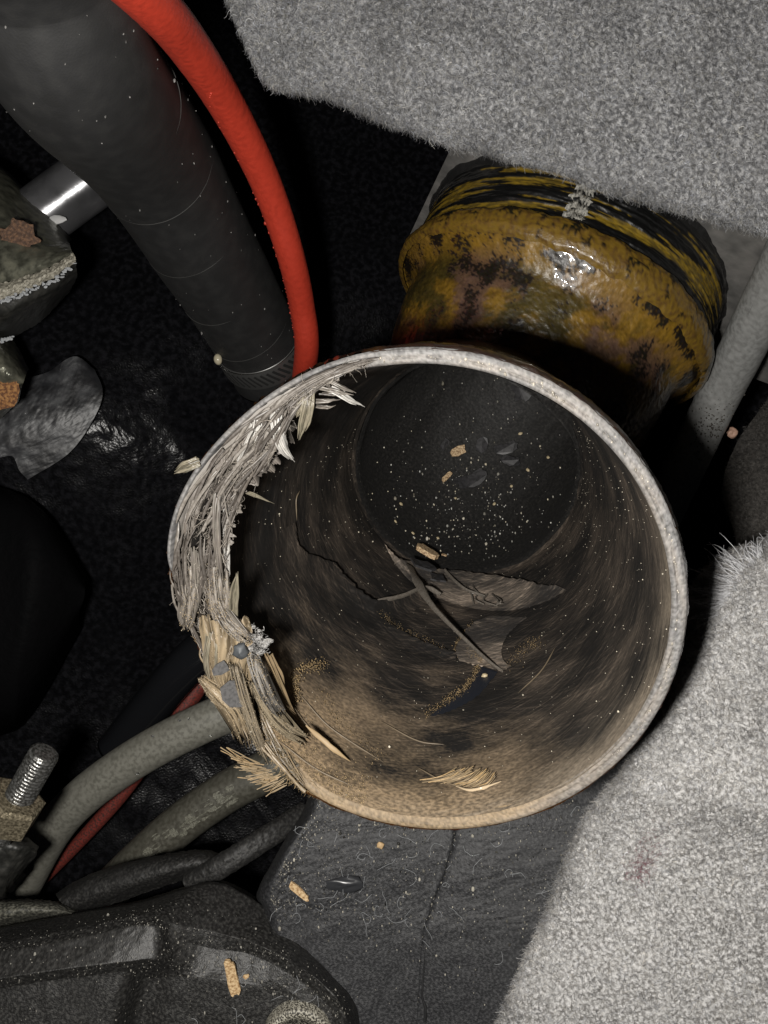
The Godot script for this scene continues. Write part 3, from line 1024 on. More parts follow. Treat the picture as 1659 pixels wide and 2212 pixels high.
# sheet of the lining peeled off between two edges given as picture points with their height over the wall
func peel(called: String, a: Array, b: Array, m: Material, e: Node3D, nu := 60, per := 10) -> void:
	var ra := PackedVector3Array()
	var rb := PackedVector3Array()
	var rm := PackedVector3Array()
	for k in a.size():
		ra.append(Vector3(a[k][0], a[k][1], a[k][2]))
	for k in b.size():
		rb.append(Vector3(b[k][0], b[k][1], b[k][2]))
	ra = smooth_path(ra, nu)
	rb = smooth_path(rb, nu)
	var nv := per + 1
	var p := PackedVector3Array()
	var uv := PackedVector2Array()
	for j in nv:
		for i in nu:
			var f := float(j) / per
			var q := ra[i].lerp(rb[i], f)
			q.z = lerpf(ra[i].z, rb[i].z, 1.0 - pow(1.0 - f, 1.6))
			var jag := (1.0 - f) * 5.0
			q.x += jag * noise_b.get_noise_2d(i * 37.0, 11.0)
			q.y += jag * noise_b.get_noise_2d(i * 37.0, 77.0)
			var off := q.z * 0.001 + 0.0004 * noise_a.get_noise_2d(q.x * 2.0, q.y * 2.0)
			var h := inner_hit(q.x, q.y, off)
			p.append(on_axis(bore, h.x, h.y, bore_r(h.y) - off))
			uv.append(Vector2(fposmod(h.x / TAU, 1.0), h.y / 0.20))
	# the underside of the free edge, so that it has thickness
	var full := PackedVector3Array()
	for i in nu:
		full.append(p[i] + Vector3(0, -0.0009, 0))
	full.append_array(p)
	var uvf := uv.slice(0, nu)
	uvf.append_array(uv)
	put(called, grid(nu, nv + 1, full, false, uvf), m, e)

var lining_mat: StandardMaterial3D

func build_torn_lining(e: Node3D) -> void:
	var dark := lining_mat
	var brown: StandardMaterial3D = lining_mat.duplicate()
	brown.albedo_texture = null
	brown.albedo_color = Color.WHITE
	brown.albedo_texture = flap_picture
	peel("torn_flap", [[828, 1172, 1.5], [858, 1203, 4.0], [905, 1219, 5.0], [960, 1231, 5.5], [1030, 1238, 5.0], [1110, 1250, 4.0], [1165, 1262, 3.0], [1202, 1264, 1.6]],
		[[850, 1215, 1.0], [890, 1260, 2.0], [940, 1290, 2.0], [1000, 1310, 2.0], [1060, 1320, 1.6], [1120, 1318, 1.2], [1180, 1300, 0.8], [1225, 1275, 0.4]], brown, e)
	peel("torn_flap", [[638, 1128, 1.0], [648, 1180, 2.0], [690, 1206, 2.5], [722, 1216, 3.0], [752, 1252, 3.5], [790, 1285, 4.0], [825, 1298, 4.5], [880, 1284, 5.0], [935, 1266, 5.0]],
		[[600, 1150, 0.3], [615, 1215, 0.3], [650, 1250, 0.3], [690, 1275, 0.3], [730, 1310, 0.3], [770, 1335, 0.3], [815, 1345, 0.6], [880, 1325, 1.2], [945, 1295, 2.0]], dark, e)
	peel("torn_flap", [[800, 1312, 1.0], [840, 1345, 1.6], [885, 1372, 2.0], [930, 1392, 2.2], [985, 1411, 1.6]],
		[[790, 1330, 0.3], [825, 1370, 0.3], [870, 1400, 0.3], [925, 1420, 0.3], [985, 1432, 0.3]], dark, e, 40, 6)
	peel("torn_flap", [[1062, 1330, 1.0], [1025, 1345, 2.0], [1000, 1372, 2.5], [985, 1405, 3.0], [1000, 1432, 2.5], [1040, 1440, 2.0], [1085, 1450, 1.5]],
		[[1140, 1335, 0.3], [1120, 1350, 0.6], [1095, 1375, 0.8], [1085, 1400, 0.8], [1085, 1420, 0.8], [1095, 1435, 0.6], [1110, 1440, 0.3]], brown, e, 44, 10)
	# the narrow curled strip that arches over the torn place
	var sm := mat(lin(0.13, 0.115, 0.098), 0.5, noise_tex(84, 0.05, [[0.25, lin(0.6, 0.58, 0.55)], [0.6, Color.WHITE]], 256), null, 60.0)
	put("lining_strip", strip(inner_path([[885, 1225, 6.0], [905, 1262, 9.0], [930, 1305, 10.0], [972, 1350, 9.0], [1020, 1398, 6.0], [1060, 1432, 3.0], [1086, 1452, 0.8]].map(func(q): return [q[0], q[1], q[2] * 0.001])), 30, func(f): return 0.0012 + 0.0016 * bell(f, 0.0, 0.25) - 0.0004 * f, 0.0005, Vector3(0.2, 1, 0.3), 0.5, 0.3), sm, e)
	put("lining_strip", strip(inner_path([[815, 1300, 0.003], [870, 1287, 0.006], [918, 1270, 0.008], [950, 1285, 0.005]]), 20, func(f): return 0.0012, 0.0005, Vector3(0.2, 1, 0.3), 0.3, 0.3), sm, e)
	put("lining_strip", strip(inner_path([[960, 1232, 0.006], [985, 1258, 0.006], [1010, 1276, 0.005], [1050, 1290, 0.003]]), 20, func(f): return 0.0008, 0.0004, Vector3(0.2, 1, 0.3), 0.3, 0.3), sm, e)
	for k in 9:
		var x := rf(1010, 1095)
		var y := 1262.0 + (x - 1010) * 0.32 + rf(-10, 12)
		put("lining_strip", strip(inner_path([[x, y, 0.003], [x + rf(-10, 14), y + rf(8, 16), 0.0045], [x + rf(0, 28), y + rf(14, 32), 0.003]]), 10, func(f): return 0.0004, 0.0003, Vector3.UP, 0.4, 0.3), sm, e)
	var ochre := mat(lin(0.42, 0.29, 0.14), 0.45, noise_tex(85, 0.05, [[0.25, lin(0.6, 0.55, 0.5)], [0.6, Color.WHITE]], 256), null, 50.0)
	var dull_ := mat(lin(0.26, 0.185, 0.10), 0.55)
	put("lining_strip", strip(inner_path([[660, 1568, 0.006], [690, 1596, 0.005], [722, 1622, 0.004], [756, 1646, 0.002]]), 16, func(f): return 0.0009 * minf(1.0, 3.0 * minf(f + 0.08, 1.02 - f)), 0.0003, Vector3(0.1, 1, -0.3), 0.2, 0.3), dull_, e)
	# brushed-up fibres at the bottom of the bore with a glossy resin run below them
	var dull := mat(lin(0.20, 0.147, 0.083), 0.6)
	for k in 46:
		var f := k / 45.0
		var x0 := lerpf(905, 1040, f) + rf(-8, 8)
		var y0 := lerpf(1688, 1702, f) + rf(-4, 4)
		var x1 := x0 + rf(50, 62) * lerpf(1.5, 0.55, f)
		var y1 := lerpf(1650, 1668, f) + rf(-4, 8) + 14.0 * (1.0 - bell(f, 0.65, 0.4))
		put("brushed_fibre", strip(inner_path([[x0, y0, 0.0006], [(x0 * 0.45 + x1 * 0.55), (y0 * 0.55 + y1 * 0.45) + 3, 0.0022], [x1, y1, 0.003]]), 8, func(f2): return 0.00013, 0.00013, Vector3.UP, 0.0, 0.2), ochre if k % 6 == 0 else dull, e)
	var gloss := mat(lin(0.42, 0.33, 0.22), 0.12)
	put("resin_run", strip(inner_path([[985, 1700, 0.0006], [1015, 1707, 0.0014], [1045, 1704, 0.0018], [1084, 1690, 0.001]]), 16, func(f): return 0.0005 * minf(1.0, 0.15 + 3.0 * minf(f, 1.0 - f)), 0.0004, Vector3(0, 1, -0.4), 0.0, 0.9), gloss, e)
	# thin raised winding threads in the lining
	var thread := mat(lin(0.12, 0.092, 0.06), 0.5)
	for t in [[[640, 1490], [700, 1560], [760, 1605], [830, 1650]], [[610, 1480], [640, 1540], [680, 1590]], [[900, 1660], [960, 1690], [1040, 1716]], [[1120, 1500], [1170, 1450], [1200, 1400]], [[640, 1125], [640, 1080], [646, 1060]], [[600, 1600], [680, 1660], [760, 1700]], [[820, 1560], [900, 1600], [960, 1612]]]:
		put("winding_thread", strip(inner_path(t.map(func(q): return [q[0], q[1], 0.0004])), 14, func(f): return 0.0003 * (0.1 + 4.0 * minf(0.2, minf(f, 1.0 - f))), 0.0003, Vector3.UP, 0.0, 0.4), thread, e)
	# the crack with bare black below it
	var crack := chip_strip([[1038, 1440], [1028, 1462], [1010, 1490], [985, 1508], [955, 1530], [930, 1545]], [[1075, 1452], [1056, 1478], [1035, 1500], [1005, 1522], [970, 1538], [932, 1549]])
	put("bare_crack", crack, mat(lin(0.016, 0.018, 0.024), 0.35), e)

func chip_strip(a: Array, b: Array) -> ArrayMesh:
	var p := PackedVector3Array()
	for row in [a, b]:
		var c := PackedVector3Array()
		for q in row:
			c.append(Vector3(q[0], q[1], 0))
		c = smooth_path(c, 30)
		for i in 30:
			p.append(inner_point(c[i].x + 3.0 * noise_b.get_noise_1d(i * 50.0), c[i].y + 3.0 * noise_b.get_noise_1d(i * 50.0 + 900.0), 0.0006))
	return grid(30, 2, p)

# dust, grit and crumbs lying in the bore
func build_dust(e: Node3D) -> void:
	var lump := lump_mesh(9, 0.7)
	var xf := []
	var cols := PackedColorArray()
	for k in 620:      # pale grit on the floor of the bend
		var g := Vector2(rng.randfn(0, 1), rng.randfn(0, 1))
		var x := 1000.0 + g.x * 85.0
		var y := 1110.0 + g.y * 75.0
		if k < 150:
			x = rf(800, 1230)
			y = rf(800, 1220)
		if Vector2((x - 1005) / 235.0, (y - 1008) / 212.0).length() > 1.0:
			continue
		var h := inner_hit(x, y)
		var sz := rf(0.00016, 0.00048) * (2.0 if rng.randf() < 0.05 else 1.0)
		xf.append(Transform3D(Basis.from_euler(Vector3(rf(0, 6), rf(0, 6), rf(0, 6))).scaled(Vector3(sz, sz, sz * rf(1.0, 1.8))), on_axis(bore, h.x, h.y, bore_r(h.y) - 0.0005)))
		cols.append(Color(0.52, 0.46, 0.34).lerp(Color(0.5, 0.5, 0.48), rng.randf()) * pow(rng.randf(), 1.6) * 1.1)
	for k in 900:      # specks on the wall of the mouth
		var deg := rf(-30.0, 200.0)
		var s := 0.19 * pow(rng.randf(), 0.8)
		var sz := rf(0.00008, 0.00022) * (2.2 if rng.randf() < 0.05 else 1.0)
		xf.append(Transform3D(Basis.from_euler(Vector3(rf(0, 6), rf(0, 6), rf(0, 6))).scaled(Vector3.ONE * sz), on_axis(bore, deg_to_rad(deg), s, bore_r(s) - 0.0002)))
		cols.append(Color(0.5, 0.45, 0.36) * rf(0.2, 1.2))
	# ochre dust banked along the torn edges
	for bank in [[[640, 1450], [670, 1440], [700, 1440], [1.2, 9]], [[640, 1460], [632, 1490], [636, 1520], [1.2, 8]], [[990, 1400], [1010, 1418], [1045, 1425], [1.2, 9]], [[1038, 1432], [1025, 1462], [1005, 1488], [1.0, 5]], [[1005, 1488], [970, 1515], [920, 1545], [1.0, 6]], [[985, 1405], [1000, 1380], [1025, 1350], [1.0, 5]], [[810, 1318], [860, 1358], [960, 1405], [0.9, 5]], [[1100, 1440], [1140, 1400], [1160, 1390], [0.8, 9]], [[690, 1500], [740, 1570], [820, 1640], [0.8, 10]]]:
		var path := smooth_path(PackedVector3Array([Vector3(bank[0][0], bank[0][1], 0), Vector3(bank[1][0], bank[1][1], 0), Vector3(bank[2][0], bank[2][1], 0)]), 30)
		for k in 260:
			var q := path[rng.randi() % 30]
			var h := inner_hit(q.x + rng.randfn(0, bank[3][1] * 0.8), q.y + rng.randfn(0, bank[3][1] * 0.8), 0.0008)
			var sz: float = rf(0.00008, 0.00022) * bank[3][0]
			xf.append(Transform3D(Basis.from_euler(Vector3(rf(0, 6), rf(0, 6), rf(0, 6))).scaled(Vector3.ONE * sz), on_axis(bore, h.x, h.y, bore_r(h.y) - rf(0.0004, 0.0022))))
			cols.append(Color(0.27, 0.19, 0.095) * rf(0.3, 1.2))
	var o := swarm("grit", lump, vmat(0.5, 0.45), xf, cols)
	o.set_meta("label", "pale grit and ochre dust scattered over the floor of the elbow")
	o.set_meta("category", "grit")

func lay(mesh: Mesh, called: String, w: Vector3, n: Vector3, turn: float, m: Material, label: String, cat: String, group := "") -> void:
	var o := put(called, mesh, m)
	var z := Vector3(sin(turn), 0, cos(turn))
	var x := n.cross(z).cross(n).normalized()
	x = (Vector3(cos(turn), 0, -sin(turn)) - n * Vector3(cos(turn), 0, -sin(turn)).dot(n)).normalized()
	o.transform = Transform3D(Basis(x, n, x.cross(n)), w)
	tag(o, label, cat, group)

func lay_in_bore(mesh: Mesh, called: String, x: float, y: float, off: float, turn: float, m: Material, label: String, cat: String, group := "") -> void:
	var h := inner_hit(x, y)
	var w := on_axis(bore, h.x, h.y, bore_r(h.y) - off)
	var n := (on_axis(bore, h.x, h.y, 0.0) - w).normalized()
	lay(mesh, called, w, n, turn, m, label, cat, group)

func build_bore_litter() -> void:
	var wood := mat(Color.WHITE, 0.6, noise_tex(90, 0.03, [[0.2, lin(0.18, 0.11, 0.06)], [0.5, lin(0.40, 0.28, 0.16)], [0.8, lin(0.52, 0.40, 0.25)]], 256), null, 90.0)
	var rubber := mat(lin(0.035, 0.034, 0.036), 0.5, noise_tex(91, 0.03, [[0.2, lin(0.5, 0.5, 0.5)], [0.6, Color.WHITE]], 256), null, 40.0)
	lay_in_bore(chip_mesh(ragged(14, 0.0046, 0.0026, 0.16), 0.0012, 10.0, 1), "wood_chip", 980, 986, 0.0022, 0.5, wood, "tan striped wood chip, higher of two inside the dark bore", "wood chip")
	lay_in_bore(chip_mesh(ragged(12, 0.0038, 0.0014, 0.14), 0.0010, 0.0, 2), "wood_chip", 953, 1048, 0.002, 0.8, wood, "small slim tan chip left of the black rubber scrap in the bore", "wood chip")
	lay_in_bore(chip_mesh(ragged(14, 0.0060, 0.0032, 0.10), 0.0024, 0.0, 3), "wood_chip", 908, 1222, 0.009, 1.75, wood, "splintered tan wood chip standing on the torn lining flap", "wood chip")
	lay_in_bore(chip_mesh(ragged(13, 0.0014, 0.0008, 0.1), 0.0006, 0.0, 4), "wood_chip", 960, 1200, 0.0015, -0.6, wood, "tiny tan splinter lying just above the torn lining flap", "wood chip")
	var flakes := [[1010, 1050, 0.0088, 0.0040, 0.5, "largest black rubber scrap lying in the middle of the bore"], [1095, 970, 0.0070, 0.0032, 0.3, "curled black rubber scrap right of the striped wood chip"], [1040, 965, 0.0045, 0.0030, 1.2, "small black rubber scrap between wood chip and curled scrap"], [1100, 1010, 0.0052, 0.0028, -0.3, "black rubber scrap below the curled scrap on the right"], [960, 955, 0.0034, 0.0018, 0.9, "small black scrap just above the striped wood chip"], [1130, 850, 0.0055, 0.0050, 0.2, "faint rounded dark scrap high at the right of the bore"]]
	var k := 10
	for f in flakes:
		lay_in_bore(chip_mesh(ragged(16, f[2], f[3], 0.22), 0.0008, rf(15.0, 55.0), k), "rubber_scrap", f[0], f[1], 0.0024, f[4], rubber, f[5], "rubber scrap", "black rubber scraps in the bore")
		k += 1
	lay_in_bore(chip_mesh(ragged(11, 0.0062, 0.0046, 0.26), 0.0011, 20.0, 30), "rubber_scrap", 898, 1258, 0.0098, 0.4, rubber, "grey-black rubber scrap under the splintered chip on the torn flap", "rubber scrap", "black rubber scraps in the bore")
	lay_in_bore(chip_mesh(ragged(9, 0.0042, 0.0032, 0.25), 0.0008, 20.0, 31), "rubber_scrap", 938, 1278, 0.0070, 1.4, rubber, "dark rubber scrap caught beside the curled lining strip", "rubber scrap", "black rubber scraps in the bore")
	var pale := mat(lin(0.50, 0.42, 0.27), 0.5, noise_tex(92, 0.05, [[0.2, lin(0.5, 0.45, 0.4)], [0.6, Color.WHITE]], 256), null, 90.0)
	var crumb := [[1188, 987, "pale yellow crumb by itself at the right of the bore"], [1123, 941, "higher of two pale crumbs at the upper right of the bore"], [1138, 1026, "pale crumb right of the largest rubber scrap"], [1105, 1055, "pale crumb below the right-hand rubber scraps"], [868, 1083, "pale crumb at the left of the bore near its lip"], [852, 1128, "leftmost pale crumb low in the bore"], [895, 1145, "pale crumb low in the bore above the torn flap's left end"], [972, 1098, "orange-tinged crumb below the largest rubber scrap"], [1072, 1086, "greenish crumb at the lower right of the bore"], [945, 1165, "pinkish crumb pile just above the torn flap"]]
	for c in crumb:
		var l := lump_mesh(k * 3, 0.7)
		var sm: StandardMaterial3D = pale
		lay_in_bore(l, "pale_crumb", c[0], c[1], 0.001, rf(0, 6), sm, c[2], "crumb", "pale crumbs lying in the bore")
		var o: Node3D = get_child(get_child_count() - 1)
		o.transform = o.transform.scaled_local(Vector3(rf(0.0008, 0.0012), 0.0007, rf(0.0007, 0.0016)))
		k += 1
	lay_in_bore(lump_mesh(77, 0.7), "pale_crumb", 1049, 1466, 0.0012, 0.3, pale, "white round crumb in the black crack of the lining", "crumb")
	get_child(get_child_count() - 1).transform = (get_child(get_child_count() - 1) as Node3D).transform.scaled_local(Vector3(0.0014, 0.001, 0.0014))
	# crumbs caught in the tear
	var white := mat(lin(0.26, 0.255, 0.25), 0.8, noise_tex(97, 0.05, [[0.3, lin(0.35, 0.33, 0.3)], [0.65, Color.WHITE]], 256), bump_tex(93, 0.2, 8.0, 256), 120.0)
	var st := SurfaceTool.new()
	st.begin(Mesh.PRIMITIVE_TRIANGLES)
	for q in [[556, 1378, 0.0020, 0.0], [571, 1392, 0.0017, -0.001], [545, 1400, 0.0018, 0.001], [562, 1408, 0.0018, 0.0], [536, 1386, 0.0014, 0.001], [560, 1362, 0.0009, -0.002], [548, 1354, 0.0008, -0.003], [580, 1384, 0.0016, -0.003]]:
		st.append_from(lump_mesh(int(q[0]), rf(0.5, 0.9), 15), 0, Transform3D(Basis.from_euler(Vector3(rf(0, 6), rf(0, 6), 0)).scaled(Vector3(q[2] * rf(0.6, 1.1), q[2] * 0.8, q[2] * rf(0.5, 1.0))), rim_pt(q[0], q[1], q[3])))
	for hair in 60:
		var b := Vector2(557 + rng.randfn(0, 10), 1388 + rng.randfn(0, 14))
		var hp := PackedVector3Array()
		for i in 4:
			hp.append(rim_pt(b.x, b.y, rf(-0.003, 0.0)))
			b += Vector2(rf(-7, 7), rf(-8, 6))
		st.append_from(tube(hp, 8, 3, func(f, a): return 0.00012), 0, Transform3D.IDENTITY)
	var fl := put("fluff_clump", st.commit(), white)
	tag(fl, "knobbly whitish clump of lint caught on the torn left edge", "lint clump")
	var grey := mat(lin(0.06, 0.065, 0.07), 0.6, noise_tex(94, 0.06, [[0.3, lin(0.4, 0.4, 0.4)], [0.6, Color.WHITE], [0.75, lin(3, 3, 3)]], 256), null, 80.0)
	var o1 := put("dark_crumb", lump_mesh(55, 0.8, 10), grey)
	o1.transform = Transform3D(Basis.from_euler(Vector3(0.3, 0.5, 0.1)).scaled(Vector3.ONE * 0.0025), rim_pt(519, 1405, -0.002))
	tag(o1, "round dark grey speckled crumb left of the whitish clump", "crumb")
	var slate := mat(lin(0.045, 0.043, 0.043), 0.7, noise_tex(98, 0.05, [[0.25, lin(0.5, 0.5, 0.5)], [0.6, Color.WHITE]], 256), null, 60.0)
	for f in [[502, 1499, 0.0034, 0.0040, 0.0, "square slate-grey flake on the torn edge below the dark crumb"], [476, 1444, 0.0028, 0.0018, 0.5, "small pointed grey flake on the torn edge above the red cable"]]:
		lay(chip_mesh(ragged(7, f[2], f[3], 0.12), 0.0006, 0.0, k), "grey_flake", rim_pt(f[0], f[1], -0.002), Vector3(0.1, 1, 0.15).normalized(), f[4], slate, f[5], "flake")
		k += 1

# ------------------------------------------------------------------ setting
func dirt(sd: int, a: Array, b: Array, c: Array, freq := 0.02) -> NoiseTexture2D:
	return noise_tex(sd, freq, [[0.28, lin(a[0], a[1], a[2])], [0.5, lin(b[0], b[1], b[2])], [0.74, lin(c[0], c[1], c[2])]])

func build_setting() -> void:
	# wet black hull skin far below
	var hull := loft([
		pts([[-500, -500, 0.66], [200, -500, 0.68], [830, -500, 0.70], [1500, -500, 0.70], [2300, -500, 0.70]]),
		pts([[-500, 300, 0.62], [200, 300, 0.64], [830, 300, 0.68], [1500, 300, 0.69], [2300, 300, 0.68]]),
		pts([[-500, 800, 0.54], [120, 800, 0.575], [350, 800, 0.596], [900, 800, 0.66], [2300, 800, 0.66]]),
		pts([[-500, 1050, 0.55], [200, 1050, 0.588], [400, 1050, 0.606], [900, 1050, 0.67], [2300, 1050, 0.64]]),
		pts([[-500, 1500, 0.60], [200, 1500, 0.64], [400, 1500, 0.66], [900, 1500, 0.68], [2300, 1500, 0.62]]),
		pts([[-500, 2100, 0.62], [200, 2100, 0.64], [830, 2100, 0.66], [1500, 2100, 0.64], [2300, 2100, 0.60]]),
		pts([[-500, 2900, 0.62], [200, 2900, 0.64], [830, 2900, 0.64], [1500, 2900, 0.62], [2300, 2900, 0.60]]),
	], 240, 36, 0.002, 900.0, true, 0.0004, 6000.0)
	var hm := mat(Color.WHITE, 0.26, dirt(101, [0.003, 0.003, 0.0036], [0.0055, 0.0056, 0.0066], [0.011, 0.011, 0.013], 0.05), bump_tex(102, 0.4, 5.0), 7.0, 0.16)
	hm.metallic_specular = 0.33
	kind(put("hull_floor", hull.mesh, hm), "structure")
	# grey bulkhead that the elbow passes through
	var op: PackedVector3Array = outer.p
	var ot: PackedVector3Array = outer.t
	var i := int(0.331 / outer.len * (AX_N - 1))
	var n := ot[i]
	var p0 := op[i]
	var front := []
	for v in [0.0, 0.33, 0.66, 1.0]:
		var row := PackedVector3Array()
		for u in [0.0, 0.25, 0.5, 0.75, 1.0]:
			var l := Vector2(1012, 240).lerp(Vector2(872, 535), v)
			var r := Vector2(1850, 240).lerp(Vector2(1850, 900), v)
			var q := l.lerp(r, u)
			row.append(on_plane(q.x, q.y, p0, n))
		front.append(row)
	var back := front[0].duplicate() as PackedVector3Array
	for k in back.size():
		back[k] = back[k] + n * 0.02
	front.insert(0, back)
	var g := loft(front, 90, 16, 0.0002, 3000.0, false, 0.0001, 20000.0)
	kind(put("bulkhead", g.mesh, mat(Color.WHITE, 0.55, dirt(103, [0.07, 0.068, 0.065], [0.11, 0.107, 0.102], [0.15, 0.144, 0.136], 0.012), bump_tex(104, 0.05, 4.0), 9.0, 0.5)), "structure")
	# black sealant smeared round the pipe where it meets the bulkhead
	var p := PackedVector3Array()
	var seal := skin_angle(1215, 370, 0.329, 0.088)
	var nu := 721
	for j in 14:
		for k in nu:
			var th := TAU * k / (nu - 1)
			var q := j / 13.0
			var reach := 0.005 + 0.006 * noise_a.get_noise_2d(cos(th) * 50.0, sin(th) * 50.0) + 0.020 * bell(th, seal, 0.42)
			var r := 0.0795 + maxf(reach, 0.002) * q
			var s := 0.3290 - 0.008 * pow(1.0 - q, 2.0) + 0.0006 * noise_b.get_noise_3d(cos(th) * 120.0, sin(th) * 300.0, q * 30.0) * (1.0 - q) + 0.007 * pow(q, 8.0)
			p.append(on_axis(outer, th, s, r))
	tag(put("sealant_bead", grid(nu, 14, p, false, PackedVector2Array(), PackedColorArray(), true), mat(lin(0.010, 0.010, 0.010), 0.45, null, bump_tex(105, 0.05, 8.0), 20.0, 0.8)), "smeared black sealant around the yellow pipe where it meets the bulkhead", "sealant")

func fuzz(g: Dictionary, count: int, length: float, width: float, tones: Array, called: String, parent: Node, urange := Vector2(0, 1), vrange := Vector2(0, 1), lay_down := 1.0) -> void:
	var xf := []
	var cols := PackedColorArray()
	for k in count:
		var u := rf(urange.x, urange.y)
		var v := rf(vrange.x, vrange.y)
		var h := on_grid(g, u, v)
		var w: Vector3 = h[0]
		var n: Vector3 = h[1]
		var a := rf(0, TAU)
		var d := (Vector3(cos(a), 0, sin(a)) * lay_down + n * rf(-0.05, 0.75)).normalized()
		var side := d.cross(Vector3(rf(-1, 1), rf(-1, 1), rf(-1, 1))).normalized()
		var up := d.cross(side)
		if up.dot(n) > 0.0:      # tips curl back into the pile
			side = -side
			up = -up
		var l := length * rf(0.5, 1.3)
		xf.append(Transform3D(Basis(d * l, up * l * rf(0.2, 1.3), side * l), w + n * rf(-0.0002, 0.0009)))
		var c: Color = tones[rng.randi() % tones.size()]
		var tone := 1.0 + 0.45 * noise_a.get_noise_3dv(w * 9000.0) + 0.6 * noise_b.get_noise_3dv(w * 1300.0)
		cols.append(c * rf(0.6, 1.22) * clampf(tone, 0.25, 2.0) * (1.9 if rng.randf() < 0.04 else 1.0))
	swarm(called, fibre_mesh(1.9, width), vmat(0.35, 0.5), xf, cols, parent)

func build_carpets() -> void:
	var up := thing("carpet_panel", "dark grey felt carpet panel hanging over the black gap above the pipe", "carpet")
	var edge := [[478, -60], [500, 0], [545, 100], [588, 172], [650, 188], [740, 208], [800, 240], [880, 268], [975, 302], [1060, 322], [1150, 345], [1230, 368], [1330, 408], [1450, 440], [1560, 470], [1680, 498], [1800, 530]]
	var far := [[620, -160], [640, -160], [700, -160], [760, -160], [820, -160], [900, -160], [980, -160], [1060, -160], [1140, -160], [1230, -160], [1320, -160], [1410, -160], [1500, -160], [1590, -160], [1680, -160], [1770, -160], [1860, -160]]
	var rows := []
	for q in [[-0.004, 0.030], [-0.010, 0.012], [0.0, 0.003], [0.02, 0.0], [0.33, -0.004], [0.66, -0.006], [1.0, -0.008]]:
		var r := PackedVector3Array()
		for k in edge.size():
			var e := Vector2(edge[k][0], edge[k][1])
			var f := Vector2(far[k][0], far[k][1])
			var m: Vector2 = e.lerp(f, maxf(q[0], 0.0)) + (e - f).normalized() * (-q[0] if q[0] < 0 else 0.0) * -200.0
			var depth: float = 0.330 + 0.016 * (1.0 - float(k) / edge.size()) + q[1]
			r.append(at(m.x, m.y, depth))
		rows.append(r)
	var g := loft(rows, 220, 26, 0.0012, 2500.0, true, 0.0014, 14000.0)
	put("felt_backing", g.mesh, mat(Color.WHITE, 0.9, dirt(110, [0.07, 0.07, 0.073], [0.17, 0.17, 0.175], [0.32, 0.32, 0.325], 0.03), bump_tex(111, 0.12, 8.0), 26.0, 1.0), up)
	var tones := [Color(0.27, 0.27, 0.275), Color(0.17, 0.17, 0.175), Color(0.38, 0.38, 0.385), Color(0.09, 0.09, 0.095), Color(0.32, 0.31, 0.285), Color(0.28, 0.29, 0.32)]
	fuzz(g, 95000, 0.0040, 0.022, tones, "felt_pile", up, Vector2(0, 1), Vector2(0.22, 0.95))
	fuzz(g, 9000, 0.0050, 0.022, tones, "edge_fuzz", up, Vector2(0.1, 1), Vector2(0.20, 0.38), 1.4)

	var lo := thing("carpet_panel", "light grey felt carpet panel with a frayed upper corner, right of the elbow", "carpet")
	var left := [[1700, 1130, 0.345], [1640, 1182, 0.340], [1590, 1195, 0.338], [1530, 1236, 0.338], [1490, 1300, 0.338], [1450, 1400, 0.336], [1420, 1500, 0.332], [1390, 1600, 0.328], [1335, 1690, 0.326], [1275, 1760, 0.332], [1235, 1850, 0.335], [1195, 1950, 0.335], [1150, 2060, 0.335], [1105, 2160, 0.335], [1075, 2240, 0.335], [1050, 2320, 0.335]]
	rows = []
	for q in [[-0.010, 0.034], [-0.014, 0.016], [0.0, 0.005], [0.025, 0.0], [0.3, -0.012], [0.65, -0.020], [1.0, -0.026]]:
		var r := PackedVector3Array()
		for k in left.size():
			var e := Vector2(left[k][0], left[k][1])
			var f := Vector2(1900, 1150).lerp(Vector2(1900, 2320), float(k) / (left.size() - 1))
			var m: Vector2 = e.lerp(f, maxf(q[0], 0.0)) + (Vector2(f.x - e.x, 0).normalized() * -q[0] * 500.0 if q[0] < 0 else Vector2.ZERO)
			r.append(at(m.x, m.y, left[k][2] + q[1]))
		rows.append(r)
	g = loft(rows, 220, 26, 0.0012, 2500.0, true, 0.0012, 14000.0)
	put("felt_backing", g.mesh, mat(Color.WHITE, 0.9, dirt(112, [0.14, 0.135, 0.13], [0.36, 0.355, 0.35], [0.52, 0.51, 0.505], 0.04), bump_tex(113, 0.12, 8.0), 26.0, 1.0), lo)
	tones = [Color(0.35, 0.342, 0.332), Color(0.27, 0.263, 0.255), Color(0.46, 0.452, 0.44), Color(0.19, 0.18, 0.175), Color(0.42, 0.395, 0.36), Color(0.39, 0.395, 0.42)]
	fuzz(g, 95000, 0.0036, 0.022, tones, "felt_pile", lo, Vector2(0, 1), Vector2(0.26, 0.95), 1.3)
	# dull red smear
	var xf := []
	var cols := PackedColorArray()
	for k in 500:
		var t := absf(rng.randfn(0, 0.5))
		var c := Vector2(1372, 1895).lerp(Vector2(1430, 1780), minf(t, 1.3))
		c += Vector2(rng.randfn(0, 9 + 14 * t), rng.randfn(0, 12 + 10 * t))
		var uv := find_uv(g, c)
		if uv.x < 0:
			continue
		var h := on_grid(g, clampf(uv.x + rf(-1.5, 1.5) / g.nu, 0, 1), clampf(uv.y + rf(-1.5, 1.5) / g.nv, 0, 1))
		var a := rf(0, TAU)
		var d := Vector3(cos(a), rf(0.1, 0.6), sin(a)).normalized()
		var side := d.cross(Vector3.UP).normalized()
		var l := rf(0.0012, 0.0026)
		xf.append(Transform3D(Basis(d * l, d.cross(side) * -l, side * l), (h[0] as Vector3) + (h[1] as Vector3) * 0.0011))
		cols.append(Color(0.30, 0.085, 0.12).lerp(Color(0.32, 0.26, 0.26), clampf(t * 0.8, 0, 0.9)))
	swarm("stained_pile", fibre_mesh(1.9, 0.022), vmat(0.5, 0.4), xf, cols, lo)
